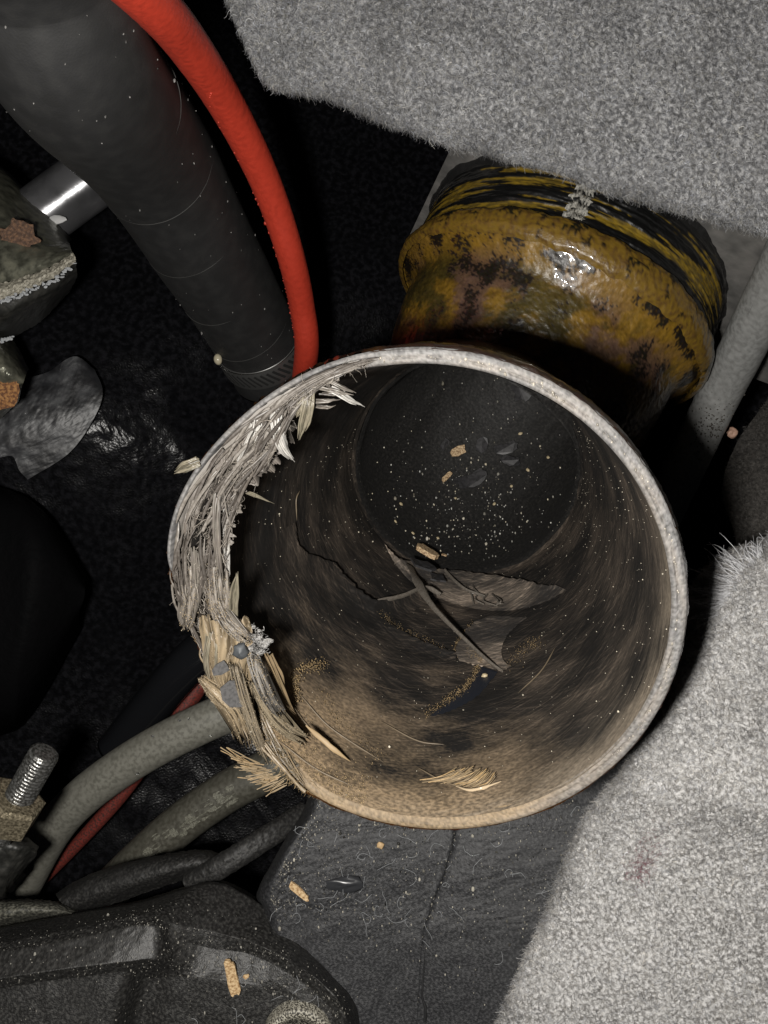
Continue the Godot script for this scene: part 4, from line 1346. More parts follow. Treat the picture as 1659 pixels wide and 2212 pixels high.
	# frayed tuft at the upper corner
	for k in 170:
		var f := k / 169.0
		var b := Vector2(lerpf(1650, 1568, f) + rf(-12, 12), lerpf(1200, 1325, f) + rf(-16, 10))
		var l := rf(35, 125) * (0.4 if f < 0.3 else 1.0)
		var a := lerpf(-2.1, -3.45, f) + rng.randfn(0.0, 0.32)
		var d := Vector2(cos(a), sin(a))
		var path := pts([[b.x - d.x * 20, b.y - d.y * 20, 0.336], [b.x + d.x * l * 0.4 + rf(-6, 6), b.y + d.y * l * 0.4 + rf(-8, 8), 0.331], [b.x + d.x * l * 0.8 + rf(-8, 8), b.y + d.y * l * 0.8 + rf(-8, 8), 0.333], [b.x + d.x * l + rf(-8, 8), b.y + d.y * l + rf(-8, 10), 0.337]])
		var w := rf(0.00005, 0.00012) * (2.0 if rng.randf() < 0.08 else 1.0)
		put("frayed_fibre", strip(path, 9, func(f2): return w, w, Vector3.UP, 1.0, 0.2), fray_mat, lo)

var fray_mat: StandardMaterial3D

func find_uv(g: Dictionary, c: Vector2) -> Vector2:
	var best := 1e9
	var at_ := Vector2(-1, -1)
	var p: PackedVector3Array = g.p
	for j in range(0, g.nv, 2):
		for i in range(0, g.nu, 2):
			var w := p[j * g.nu + i]
			var dd := Vector2(w.x / (EYE - w.y) * FOCAL + 829.5, w.z / (EYE - w.y) * FOCAL + 1106.0).distance_squared_to(c)
			if dd < best:
				best = dd
				at_ = Vector2(float(i) / (g.nu - 1), float(j) / (g.nv - 1))
	return at_ if best < 400.0 else Vector2(-1, -1)

func cable_r(f: float) -> float:
	return lerpf(lerpf(0.0078, 0.0068, smoothstep(0.10, 0.72, f)), 0.0064, smoothstep(0.8, 1.0, f))

func hose_r(f: float) -> float:
	return lerpf(0.0282, 0.0258, smoothstep(0.4, 0.92, f))

func build_hoses() -> void:
	# thick black hose
	var t := thing("rubber_hose", "thick matt black rubber hose with faint spiral seams at upper left", "hose")
	var axis := pts([[-20, -330, 0.226], [60, -120, 0.262], [152, 125, 0.300], [318, 330, 0.386], [440, 535, 0.455], [540, 705, 0.520], [590, 800, 0.555]])
	var rub := mat(Color.WHITE, 0.62, dirt(120, [0.0125, 0.0125, 0.0129], [0.0155, 0.0155, 0.0158], [0.020, 0.0198, 0.0196], 0.012), bump_tex(121, 0.4, 2.0), 14.0, 0.2)
	put("hose_wall", tube(axis, 120, 80, func(f, a): return hose_r(f) + 0.0003 * noise_a.get_noise_2d(f * 300.0, a * 20.0)), rub, t)
	var cc := smooth_path(axis, 2000)
	var c := smooth_path(axis, 200)
	# raised seams of the rubber wrap, each a slanted ring
	for s in [0.40, 0.52, 0.63, 0.73, 0.82]:
		var ring := PackedVector3Array()
		for k in 33:
			var a := PI * (0.62 + 0.2 * sin(s * 40.0)) * (k / 32.0) - 0.1
			var i := int((s + 0.012 * cos(a)) * 1999)
			var tg := (cc[i + 1] - cc[i - 1]).normalized()
			var sd := tg.cross(Vector3(0, 1, 0)).normalized()
			var upv := sd.cross(tg)
			ring.append(cc[i] + (sd * cos(a) + upv * sin(a)) * (hose_r(i / 1999.0) + 0.00002))
		put("wrap_seam", strip(ring, 60, func(f): return 0.00016 * minf(1.0, 6.0 * minf(f, 1.0 - f) + 0.1), 0.00016, Vector3.UP), mat(lin(0.036, 0.0355, 0.034), 0.7), t)
	var xf := []
	var cols := PackedColorArray()
	for k in 120:
		var i := rng.randi_range(20, 190)
		var a := rf(0, PI)
		var tg := (c[i + 1] - c[i - 1]).normalized()
		var sd := tg.cross(Vector3(0, 1, 0)).normalized()
		var sz := rf(0.00010, 0.00034) * (2.0 if rng.randf() < 0.06 else 1.0)
		xf.append(Transform3D(Basis.from_euler(Vector3(rf(0, 6), rf(0, 6), 0)).scaled(Vector3(sz, sz, sz * rf(1, 2))), c[i] + (sd * cos(a) + sd.cross(tg) * sin(a)) * (hose_r(i / 199.0) + 0.0001)))
		cols.append(Color(0.3, 0.29, 0.28) * rf(0.08, 0.7))
	swarm("dust_speck", lump_mesh(12, 0.6), vmat(0.6), xf, cols, t)
	# its clamp
	var cl := thing("hose_clamp", "slotted worm-drive steel clamp around the lower end of the black hose", "hose clamp")
	var e := int(0.905 * 199)
	var tg := (c[e + 1] - c[e - 1]).normalized()
	var sd := tg.cross(Vector3(0, 1, 0)).normalized()
	var upv := sd.cross(tg)
	var band := PackedVector3Array()
	var steel := mat(lin(0.24, 0.24, 0.235), 0.42)
	steel.metallic = 0.85
	for q in [[-0.0075, 0.0258], [-0.0072, 0.0268], [0.0, 0.0270], [0.0072, 0.0268], [0.0075, 0.0258]]:
		for k in 97:
			var a := TAU * k / 96.0
			band.append(c[e] + tg * q[0] + (sd * cos(a) + upv * sin(a)) * q[1])
	put("band", grid(97, 5, band), steel, cl)
	var slot_m := mat(lin(0.006, 0.006, 0.006), 0.8)
	for k in 26:
		var a := -0.25 + k * 0.14
		var sp := PackedVector3Array()
		for q in [-0.0045, 0.0, 0.0045]:
			sp.append(c[e] + tg * q + (sd * cos(a + q * 22.0) + upv * sin(a + q * 22.0)) * 0.0271)
		put("slot", strip(sp, 5, func(f): return 0.0008, 0.00015, sd * cos(a) + upv * sin(a)), slot_m, cl)
	var wire := mat(lin(0.55, 0.54, 0.50), 0.25)
	wire.metallic = 1.0
	var rim_ := PackedVector3Array()
	for k in 40:
		var a := -0.3 + 3.7 * k / 39.0
		rim_.append(c[e] - tg * 0.0078 + (sd * cos(a) + upv * sin(a)) * 0.0272)
	put("band_edge", tube(rim_, 80, 6, func(f, a): return 0.0003), wire, cl)
	var scr := PackedVector3Array([at(470, 766, 0.512), at(471, 776, 0.510), at(473, 788, 0.512)])
	put("screw", tube(scr, 12, 12, func(f, a): return 0.0024 * sqrt(maxf(0.05, 1.0 - pow(2.0 * f - 1.0, 2.0)))), mat(lin(0.40, 0.36, 0.26), 0.2), cl)

	# red cable
	var red := pts([[160, -150, 0.235], [328, 5, 0.280], [405, 96, 0.315], [480, 210, 0.355], [545, 330, 0.390], [592, 440, 0.418], [630, 560, 0.445], [652, 660, 0.472], [662, 760, 0.498], [640, 900, 0.560], [610, 1010, 0.600]])
	var red2 := pts([[600, 1200, 0.62], [520, 1330, 0.612], [430, 1480, 0.600], [330, 1620, 0.592], [250, 1730, 0.590], [160, 1830, 0.592], [60, 1930, 0.60]])
	var cab := thing("battery_cable", "bright red insulated cable curving down beside the black hose to behind the rim", "cable")
	var rm := mat(Color.WHITE, 0.55, noise_tex(124, 0.03, [[0.25, lin(0.36, 0.030, 0.014)], [0.6, lin(0.42, 0.036, 0.017)]], 256), bump_tex(125, 0.12, 2.5, 256), 30.0, 0.4)
	put("sheath", tube(red, 260, 40, func(f, a): return cable_r(f) + 0.00012 * noise_a.get_noise_2d(f * 4000.0, a * 60.0)), rm, cab)
	xf = []
	c = smooth_path(red, 300)
	for k in 60:
		var i := rng.randi_range(50, 235)
		tg = (c[i + 1] - c[i - 1]).normalized()
		sd = tg.cross(Vector3(0, 1, 0)).normalized()
		var a := PI + rf(-0.28, 0.12) if sd.x > 0 else rf(-0.12, 0.28)
		var sz := rf(0.0002, 0.00055) * (1.5 if rng.randf() < 0.12 else 1.0)
		xf.append(Transform3D(Basis().scaled(Vector3(sz, sz * 1.3, sz * 1.3)), c[i] + (sd * cos(a) + sd.cross(tg) * sin(a)) * (cable_r(i / 299.0) - 0.0001)))
	swarm("sheath_nodule", lump_mesh(14, 1.0), rm, xf, PackedColorArray(), cab)

	tag(put("battery_cable", tube(red2, 120, 30, func(f, a): return lerpf(0.0062, 0.0042, smoothstep(0.4, 0.9, f))), mat(Color.WHITE, 0.7, dirt(126, [0.05, 0.018, 0.014], [0.16, 0.024, 0.016], [0.21, 0.030, 0.020], 0.05), bump_tex(127, 0.1, 3.0, 256), 20.0, 0.4)), "dull grimy red cable crossing beneath the smooth grey-green hose", "cable")
	# grey hoses
	var gm := func(sd2: int, a: Array, b: Array, cc: Array) -> StandardMaterial3D:
		return mat(Color.WHITE, 0.55, dirt(sd2, a, b, cc, 0.035), bump_tex(sd2 + 1, 0.08, 3.0), 16.0, 0.4)
	var g1 := thing("grey_hose", "smooth grey-green hose bending out from under the torn left edge", "hose")
	put("hose_wall", tube(pts([[900, 1560, 0.53], [700, 1500, 0.52], [520, 1532, 0.515], [410, 1575, 0.515], [290, 1640, 0.52], [180, 1720, 0.528], [110, 1800, 0.54], [40, 1930, 0.56]]), 120, 40, func(f, a): return 0.0116), gm.call(130, [0.13, 0.126, 0.105], [0.185, 0.18, 0.153], [0.215, 0.21, 0.18]), g1)
	xf = []
	for q in [[388, 1556], [408, 1553], [330, 1590], [296, 1672], [455, 1590]]:
		xf.append(Transform3D(Basis().scaled(Vector3.ONE * 0.0009), at(q[0], q[1], 0.5046)))
	var drop := mat(Color(1, 1, 1, 0.05), 0.03)
	drop.refraction_enabled = true
	drop.refraction_scale = 0.033
	swarm("water_drop", lump_mesh(15, 0.7), drop, xf, PackedColorArray(), g1)
	var g2 := thing("grey_hose", "flaking grey hose with peeling pale coating, lower of the two at lower left", "hose")
	put("hose_wall", tube(pts([[800, 1520, 0.56], [600, 1650, 0.55], [490, 1710, 0.55], [390, 1780, 0.552], [300, 1860, 0.556], [200, 1960, 0.565]]), 100, 40, func(f, a): return 0.0128), gm.call(132, [0.06, 0.056, 0.043], [0.085, 0.081, 0.064], [0.12, 0.116, 0.095]), g2)
	# flakes of the pale coating left along the crest
	var fm := mat(lin(0.24, 0.235, 0.20), 0.6, dirt(134, [0.4, 0.4, 0.36], [0.8, 0.8, 0.75], [1.0, 1.0, 0.95], 0.05), null, 40.0)
	c = smooth_path(pts([[800, 1520, 0.56], [600, 1650, 0.55], [490, 1710, 0.55], [390, 1780, 0.552], [300, 1860, 0.556], [200, 1960, 0.565]]), 200)
	for k in 46:
		var i := rng.randi_range(70, 175)
		tg = (c[i + 1] - c[i - 1]).normalized()
		sd = tg.cross(Vector3(0, 1, 0)).normalized()
		var a := PI * 0.5 + rng.randfn(0.05, 0.22)
		var nn := sd * cos(a) + sd.cross(tg) * sin(a)
		var o := put("coating_flake", chip_mesh(ragged(11, rf(0.002, 0.006), rf(0.0012, 0.0028), 0.28), 0.0003, -35.0, k), fm, g2)
		o.transform = Transform3D(Basis(tg, nn, tg.cross(nn)), c[i] + nn * 0.0129)
	var g3 := thing("grey_hose", "mould-spotted grey pipe running down behind the carpet at the right", "hose")
	put("hose_wall", tube(pts([[1790, 380, 0.345], [1700, 560, 0.392], [1610, 740, 0.440], [1545, 870, 0.475], [1490, 985, 0.49], [1425, 1120, 0.51], [1330, 1300, 0.54]]), 110, 40, func(f, a): return 0.0112 + 0.0003 * noise_a.get_noise_2d(f * 700.0, a * 20.0)), gm.call(136, [0.15, 0.15, 0.146], [0.20, 0.202, 0.197], [0.24, 0.242, 0.235]), g3)
	xf = []
	cols = PackedColorArray()
	c = smooth_path(pts([[1790, 380, 0.345], [1700, 560, 0.392], [1610, 740, 0.440], [1545, 870, 0.475], [1490, 985, 0.49], [1425, 1120, 0.51], [1330, 1300, 0.54]]), 300)
	for k in 150:
		var i := clampi(int(165 + rng.randfn(0, 16)), 5, 294)
		tg = (c[i + 1] - c[i - 1]).normalized()
		sd = tg.cross(Vector3(0, 1, 0)).normalized()
		var a := PI * 0.5 + rng.randfn(0, 0.45)
		xf.append(Transform3D(Basis().scaled(Vector3.ONE * rf(0.00015, 0.0006)), c[i] + (sd * cos(a) + sd.cross(tg) * sin(a)) * 0.0113))
		cols.append(Color(0.05, 0.045, 0.038))
	swarm("mould_spot", lump_mesh(16, 0.4), vmat(0.8), xf, cols, g3)
	var g4 := thing("black_hose", "glossy black hose end left of the torn edge above the red cable", "hose")
	put("hose_wall", tube(pts([[560, 1290, 0.555], [480, 1370, 0.55], [400, 1440, 0.55], [330, 1520, 0.56], [250, 1620, 0.575]]), 80, 40, func(f, a): return 0.0128), mat(lin(0.009, 0.0095, 0.011), 0.09, null, bump_tex(141, 0.3, 2.0), 26.0, 0.10), g4)

func slab(called: String, rows: Array, nu: int, per: int, m: Material, parent: Node, amp := 0.0008, smooth_rows := true, fr := 6000.0) -> Dictionary:
	var g := loft(rows, nu, per, amp, fr, smooth_rows, amp * 0.5, fr * 4.0)
	put(called, g.mesh, m, parent)
	return g

func build_metal() -> void:
	var m1 := mat(Color.WHITE, 0.30, dirt(150, [0.08, 0.08, 0.062], [0.16, 0.16, 0.125], [0.24, 0.235, 0.18], 0.02), bump_tex(151, 0.06, 4.0), 14.0, 0.6)
	m1.metallic = 0.55
	var rough := mat(Color.WHITE, 0.6, dirt(152, [0.13, 0.12, 0.095], [0.27, 0.25, 0.20], [0.36, 0.34, 0.28], 0.05), bump_tex(153, 0.06, 10.0), 24.0, 1.0)
	var dark := mat(Color.WHITE, 0.5, dirt(154, [0.010, 0.010, 0.009], [0.020, 0.020, 0.018], [0.035, 0.034, 0.03]), bump_tex(155, 0.05, 5.0), 16.0, 0.5)
	var flake := mat(lin(0.27, 0.28, 0.29), 0.6, null, bump_tex(156, 0.08, 6.0), 40.0)
	var rust := mat(Color.WHITE, 0.8, dirt(157, [0.055, 0.030, 0.018], [0.085, 0.045, 0.027], [0.14, 0.075, 0.04], 0.03), bump_tex(158, 0.08, 8.0), 30.0)
	var b := thing("engine_bracket", "olive metal engine bracket with a brown rust spot and flaking pale edge", "bracket")
	var top := [[-80, 330, 0.50], [0, 375, 0.49], [60, 432, 0.485], [112, 480, 0.48], [150, 522, 0.478]]
	slab("top_face", [pts([[-80, 318, 0.53], [5, 362, 0.52], [66, 422, 0.515], [120, 472, 0.51], [156, 518, 0.505]]), pts(top), pts([[-80, 420, 0.452], [0, 455, 0.448], [50, 500, 0.446], [100, 522, 0.445], [152, 532, 0.446]]), pts([[-80, 530, 0.432], [0, 545, 0.430], [50, 552, 0.430], [105, 552, 0.431], [155, 542, 0.434]]), pts([[-80, 622, 0.428], [0, 612, 0.427], [60, 595, 0.427], [112, 574, 0.428], [158, 546, 0.430]])], 60, 14, m1, b, 0.0005)
	slab("worn_edge", [pts([[-80, 622, 0.4279], [0, 612, 0.4269], [60, 595, 0.4269], [112, 574, 0.4279], [158, 546, 0.4299]]), pts([[-80, 640, 0.424], [0, 628, 0.423], [60, 610, 0.423], [112, 588, 0.424], [163, 556, 0.427]]), pts([[-80, 664, 0.427], [0, 648, 0.426], [60, 626, 0.426], [112, 602, 0.427], [164, 566, 0.430]])], 90, 10, rough, b, 0.0012, true, 9000.0)
	slab("under_side", [pts([[-80, 664, 0.4272], [0, 648, 0.4262], [60, 626, 0.4262], [112, 602, 0.4272], [164, 566, 0.4302]]), pts([[-80, 710, 0.442], [0, 700, 0.440], [60, 668, 0.440], [112, 640, 0.442], [166, 600, 0.447]]), pts([[-80, 760, 0.50], [0, 742, 0.50], [60, 712, 0.50], [100, 684, 0.50], [150, 632, 0.50]])], 60, 12, dark, b, 0.0006)
	var line := pts([[-60, 668, 0.4255], [0, 650, 0.4245], [40, 638, 0.4245], [80, 620, 0.4245], [120, 602, 0.4255], [160, 572, 0.4285]])
	for k in 110:
		var f := rng.randf()
		var c := smooth_path(line, 100)
		var w := c[int(f * 99)] + Vector3(rf(-0.0008, 0.0008), rf(-0.0006, 0.0002), rf(-0.0012, 0.0014))
		var o := put("paint_flake", lump_mesh(k + 200, 0.5, 6), flake, b)
		o.transform = Transform3D(Basis.from_euler(Vector3(rf(-0.5, 0.5), rf(0, 6), rf(-0.5, 0.5))).scaled(Vector3(rf(0.0003, 0.0015), rf(0.0002, 0.0005), rf(0.0003, 0.0009))), w)
	var rs := put("rust_spot", chip_mesh(blot(70, 0.0085, 0.0072), 0.0003, 0.0, 5), rust, b)
	rs.transform = Transform3D(Basis.from_euler(Vector3(0.12, 0.4, -0.06)), at(42, 516, 0.4346))
	rs.rotation.x = 0.16
	var b2 := thing("engine_bracket", "rounded dark metal lug with an orange rusty end, below the olive bracket", "bracket")
	slab("lug_body", [pts([[-90, 680, 0.52], [0, 702, 0.51], [34, 742, 0.505], [62, 798, 0.505]]), pts([[-90, 720, 0.47], [-10, 738, 0.462], [24, 770, 0.46], [58, 806, 0.465]]), pts([[-90, 800, 0.452], [-20, 800, 0.448], [16, 812, 0.448], [50, 828, 0.455]]), pts([[-90, 880, 0.47], [-20, 868, 0.468], [10, 862, 0.47], [44, 850, 0.48]]), pts([[-90, 930, 0.52], [-20, 915, 0.52], [6, 900, 0.52], [40, 868, 0.52]])], 50, 12, m1, b2, 0.0006)
	var r2 := put("rust_patch", chip_mesh(blot(70, 0.0085, 0.0100), 0.0006, -12.0, 6), mat(Color.WHITE, 0.8, dirt(159, [0.09, 0.035, 0.012], [0.20, 0.085, 0.025], [0.30, 0.15, 0.05], 0.03), bump_tex(158, 0.08, 8.0), 30.0), b2)
	r2.transform = Transform3D(Basis.from_euler(Vector3(0.35, 0.3, -0.2)), at(4, 842, 0.4515))
	for k in 14:
		var o := put("paint_flake", lump_mesh(k + 260, 0.5, 6), flake, b2)
		var f := k / 13.0
		o.transform = Transform3D(Basis.from_euler(Vector3(0, rf(0, 6), 0)).scaled(Vector3(rf(0.0006, 0.0014), 0.0006, rf(0.0005, 0.001))), at(lerpf(0, 26, f) + rf(-4, 4), lerpf(738, 728, f) + rf(-3, 3), 0.4615))
	# polished pipe under the hose
	var cp := thing("steel_pipe", "polished grey steel pipe passing under the thick black hose", "pipe")
	var cm := mat(lin(0.22, 0.22, 0.23), 0.24, dirt(160, [0.35, 0.35, 0.35], [0.75, 0.75, 0.75], [1.0, 1.0, 1.0], 0.006), bump_tex(161, 0.03, 3.0), 10.0, 0.3)
	cm.metallic = 0.7
	put("pipe_wall", tube(pts([[-10, 530, 0.50], [60, 486, 0.50], [150, 420, 0.502], [240, 356, 0.504], [330, 290, 0.508]]), 60, 48, func(f, a): return 0.0168), cm, cp)
	var pf := put("paint_fleck", lump_mesh(270, 0.5, 9), mat(lin(0.45, 0.45, 0.45), 0.6), cp)
	pf.transform = Transform3D(Basis.from_euler(Vector3(0, -0.9, 0)).scaled(Vector3(0.0052, 0.0014, 0.0024)), at(124, 474, 0.4855))
	# peeled grey paint on the hull skin
	var gp := loft([pts([[-60, 800, 0.545], [40, 815, 0.548], [100, 805, 0.552], [160, 770, 0.555], [205, 798, 0.561]]), pts([[-60, 850, 0.543], [40, 850, 0.546], [110, 850, 0.549], [165, 840, 0.553], [222, 846, 0.556]]), pts([[-60, 910, 0.542], [40, 910, 0.545], [110, 905, 0.548], [160, 900, 0.551], [204, 902, 0.555]]), pts([[-60, 950, 0.542], [20, 955, 0.545], [70, 960, 0.548], [120, 955, 0.551], [150, 978, 0.554]]), pts([[-60, 990, 0.543], [0, 988, 0.546], [28, 986, 0.548], [42, 1016, 0.550], [60, 1036, 0.553]])], 90, 18, 0.0004, 3000.0, true, 0.0002, 12000.0)
	tag(put("paint_sheet", gp.mesh, mat(Color.WHITE, 0.42, dirt(163, [0.006, 0.006, 0.007], [0.018, 0.0185, 0.021], [0.046, 0.047, 0.050], 0.012), bump_tex(164, 0.2, 2.0), 9.0, 0.15)), "loose grey paint sheet peeling off the black hull at left", "paint sheet")
	# barely lit black casing at the left edge
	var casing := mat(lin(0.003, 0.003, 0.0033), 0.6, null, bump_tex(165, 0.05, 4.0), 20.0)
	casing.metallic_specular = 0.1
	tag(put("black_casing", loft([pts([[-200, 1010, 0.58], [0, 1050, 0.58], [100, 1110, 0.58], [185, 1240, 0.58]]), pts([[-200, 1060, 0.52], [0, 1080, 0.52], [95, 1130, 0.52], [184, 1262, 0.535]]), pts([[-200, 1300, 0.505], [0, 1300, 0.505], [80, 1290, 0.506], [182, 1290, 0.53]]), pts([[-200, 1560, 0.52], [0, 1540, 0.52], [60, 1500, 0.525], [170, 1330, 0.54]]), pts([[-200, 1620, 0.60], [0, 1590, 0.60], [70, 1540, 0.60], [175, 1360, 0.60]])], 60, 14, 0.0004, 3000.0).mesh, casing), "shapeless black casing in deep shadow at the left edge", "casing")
	# stud with its nut
	var bolt := thing("bolt", "tarnished threaded bolt with a hexagonal nut at the lower left", "bolt")
	var brass := mat(Color.WHITE, 0.32, dirt(170, [0.07, 0.066, 0.055], [0.20, 0.192, 0.168], [0.40, 0.39, 0.35], 0.03), bump_tex(171, 0.08, 6.0), 40.0, 0.8)
	brass.metallic = 0.6
	var tip := at(99, 1622, 0.372)
	var foot := at(-6, 1806, 0.385)
	var bd := (tip - foot).normalized()
	var bx := bd.cross(Vector3.UP).normalized()
	var by := bd.cross(bx)
	var p := PackedVector3Array()
	var len := foot.distance_to(tip)
	for j in 150:
		for k in 49:
			var a := TAU * k / 48.0
			var l := len * j / 149.0
			var ph := fposmod(l / 0.00175 + a / TAU, 1.0)
			var r := 0.0058 + 0.0007 * (absf(ph - 0.5) * 2.0)
			r *= 1.0 - 0.25 * smoothstep(len - 0.0016, len, l)
			if j == 149:
				r = 0.0
			p.append(foot + bd * minf(l, len - 0.0003) + (bx * cos(a) + by * sin(a)) * r)
	var shank := brass.duplicate() as StandardMaterial3D
	shank.albedo_color = Color(0.80, 0.81, 0.84)
	shank.metallic = 0.65
	shank.roughness = 0.28
	put("threaded_shank", grid(49, 150, p), shank, bolt)
	var nutc := at(26, 1738, 0.379)
	p = PackedVector3Array()
	for q in [[-0.0100, 0.0], [-0.0100, 0.0112], [-0.0084, 0.0134], [0.0034, 0.0134], [0.0048, 0.0112], [0.0048, 0.0]]:
		for k in 7:
			var a := TAU * k / 6.0 + 0.62
			p.append(nutc + bd * q[0] + (bx * cos(a) + by * sin(a)) * q[1])
	var st := SurfaceTool.new()
	st.begin(Mesh.PRIMITIVE_TRIANGLES)
	st.set_smooth_group(-1)
	for k in grid_index(7, 6):
		st.add_vertex(p[k])
	st.generate_normals()
	var nut_m := brass.duplicate() as StandardMaterial3D
	nut_m.albedo_color = Color(1.15, 1.09, 0.98)
	nut_m.metallic = 0.7
	nut_m.roughness = 0.36
	put("nut", st.commit(), nut_m, bolt)
	var low := thing("flange_block", "dark greasy flange below the bolt at the lower left edge", "flange")
	slab("flange_body", [pts([[-140, 1790, 0.45], [0, 1796, 0.45], [55, 1806, 0.45], [84, 1830, 0.45]]), pts([[-140, 1806, 0.402], [-5, 1808, 0.402], [50, 1818, 0.404], [80, 1838, 0.412]]), pts([[-140, 1860, 0.398], [-10, 1860, 0.398], [44, 1856, 0.402], [76, 1852, 0.414]]), pts([[-140, 1930, 0.41], [-10, 1925, 0.41], [20, 1910, 0.415], [52, 1880, 0.43]]), pts([[-140, 1960, 0.47], [-10, 1950, 0.47], [22, 1930, 0.47], [56, 1890, 0.47]])], 50, 12, dark, low, 0.0008)

func build_lower() -> void:
	# dusty black floor mat
	var dusty := mat(Color.WHITE, 0.62, dirt(180, [0.008, 0.0082, 0.0094], [0.019, 0.0194, 0.0215], [0.050, 0.050, 0.052], 0.10), bump_tex(181, 0.6, 5.0), 11.0, 0.22)
	var fl := loft([pts([[690, 1600, 0.47], [662, 1735, 0.46], [625, 1800, 0.46], [585, 1870, 0.46], [556, 1935, 0.46], [570, 2010, 0.46], [600, 2400, 0.46]]), pts([[696, 1602, 0.418], [668, 1738, 0.405], [632, 1802, 0.40], [592, 1872, 0.398], [564, 1934, 0.398], [580, 2010, 0.398], [610, 2400, 0.396]]), pts([[760, 1600, 0.414], [730, 1740, 0.398], [700, 1800, 0.395], [670, 1870, 0.393], [650, 1940, 0.392], [660, 2010, 0.392], [690, 2400, 0.388]]), pts([[930, 1600, 0.414], [960, 1740, 0.400], [952, 1800, 0.396], [935, 1870, 0.394], [905, 1960, 0.393], [890, 2060, 0.391], [880, 2400, 0.388]]), pts([[1020, 1600, 0.410], [1030, 1740, 0.394], [1020, 1800, 0.391], [1000, 1870, 0.389], [965, 1960, 0.388], [938, 2060, 0.387], [920, 2400, 0.386]]), pts([[1400, 1600, 0.405], [1360, 1740, 0.390], [1340, 1800, 0.386], [1310, 1870, 0.384], [1290, 1960, 0.382], [1260, 2060, 0.380], [1200, 2400, 0.378]])], 150, 26, 0.0007, 3000.0, true, 0.0003, 14000.0)
	var floor_mat := thing("floor_mat", "dusty black rubber floor mat below the elbow's mouth", "mat")
	put("mat_sheet", fl.mesh, dusty, floor_mat)
	var loz := put("embossed_lozenge", lump_mesh(300, 0.35, 14), mat(lin(0.03, 0.031, 0.034), 0.3), floor_mat)
	loz.transform = Transform3D(Basis.from_euler(Vector3(0, 0.42, 0)).scaled(Vector3(0.0086, 0.0060, 0.0034)), at(744, 1909, 0.3925))
	# dark scuffed ridge line across the mat
	var cr := PackedVector3Array()
	for q in [[924, 2050], [919, 2080], [916, 2110], [915, 2140], [915, 2170], [917, 2205]]:
		var uv := find_uv(fl, Vector2(q[0], q[1]))
		cr.append((on_grid(fl, uv.x, uv.y)[0] as Vector3) + Vector3(0, 0.0002, 0))
	put("mat_crease", strip(cr, 50, func(f): return 0.0008 * (0.1 + 0.9 * f), 0.0003, Vector3.UP, 0.0, 0.6), mat(lin(0.014, 0.014, 0.015), 0.5), floor_mat)
	# engine mount
	var em := thing("engine_mount", "big dusty black engine mount with a sloping front at the lower left", "engine mount")
	var cast := mat(Color.WHITE, 0.52, dirt(184, [0.007, 0.0067, 0.0064], [0.016, 0.0155, 0.015], [0.046, 0.045, 0.042], 0.09), bump_tex(185, 0.6, 5.0), 11.0, 0.25)
	var rows := [
		pts([[-90, 2020, 0.47], [0, 2000, 0.47], [180, 1966, 0.47], [300, 1945, 0.47], [400, 1915, 0.47], [446, 1900, 0.47], [505, 1910, 0.47], [590, 1962, 0.47], [664, 2020, 0.47], [732, 2098, 0.47], [782, 2170, 0.47], [800, 2320, 0.47]]),
		pts([[-90, 2030, 0.402], [0, 2006, 0.402], [180, 1972, 0.402], [300, 1951, 0.402], [400, 1921, 0.404], [446, 1908, 0.405], [500, 1916, 0.405], [584, 1968, 0.402], [656, 2028, 0.398], [722, 2104, 0.394], [770, 2176, 0.390], [788, 2320, 0.388]]),
		pts([[-90, 2062, 0.376], [0, 2038, 0.376], [180, 2002, 0.376], [280, 1980, 0.376], [335, 1978, 0.377], [385, 1998, 0.380], [450, 2010, 0.384], [545, 2036, 0.382], [625, 2074, 0.378], [698, 2126, 0.374], [745, 2190, 0.372], [760, 2320, 0.370]]),
		pts([[-90, 2085, 0.370], [0, 2060, 0.370], [180, 2024, 0.370], [290, 2000, 0.370], [342, 2002, 0.371], [368, 2024, 0.377], [440, 2045, 0.384], [535, 2060, 0.384], [610, 2094, 0.380], [676, 2140, 0.377], [720, 2196, 0.375], [736, 2320, 0.373]]),
		pts([[-90, 2138, 0.362], [0, 2114, 0.362], [160, 2090, 0.362], [280, 2076, 0.363], [340, 2072, 0.366], [385, 2080, 0.376], [440, 2090, 0.381], [520, 2100, 0.381], [590, 2120, 0.379], [650, 2160, 0.377], [694, 2205, 0.376], [708, 2320, 0.374]]),
		pts([[-90, 2160, 0.366], [0, 2136, 0.366], [160, 2112, 0.366], [270, 2100, 0.367], [318, 2112, 0.380], [380, 2110, 0.379], [440, 2112, 0.379], [510, 2122, 0.379], [575, 2140, 0.379], [630, 2175, 0.378], [672, 2214, 0.377], [690, 2320, 0.376]]),
		pts([[-90, 2330, 0.362], [0, 2330, 0.362], [130, 2330, 0.362], [215, 2330, 0.364], [262, 2330, 0.382], [330, 2330, 0.378], [400, 2330, 0.378], [460, 2330, 0.378], [520, 2330, 0.378], [580, 2330, 0.378], [630, 2330, 0.377], [660, 2330, 0.377]]),
	]
	var g := loft(rows, 260, 20, 0.0005, 4000.0, false, 0.00012, 40000.0)
	put("casting", g.mesh, cast, em)
	# worn nut with chipped white paint set in its top
	var wn := thing("painted_nut", "chipped white-painted nut on the engine mount at the bottom edge", "nut")
	var chipped := mat(Color.WHITE, 0.6, noise_tex(188, 0.05, [[0.46, lin(0.03, 0.027, 0.022)], [0.51, lin(0.34, 0.32, 0.26)], [0.8, lin(0.46, 0.44, 0.37)]]), bump_tex(189, 0.08, 6.0), 34.0)
	var cen := at(645, 2248, 0.374)
	var p := PackedVector3Array()
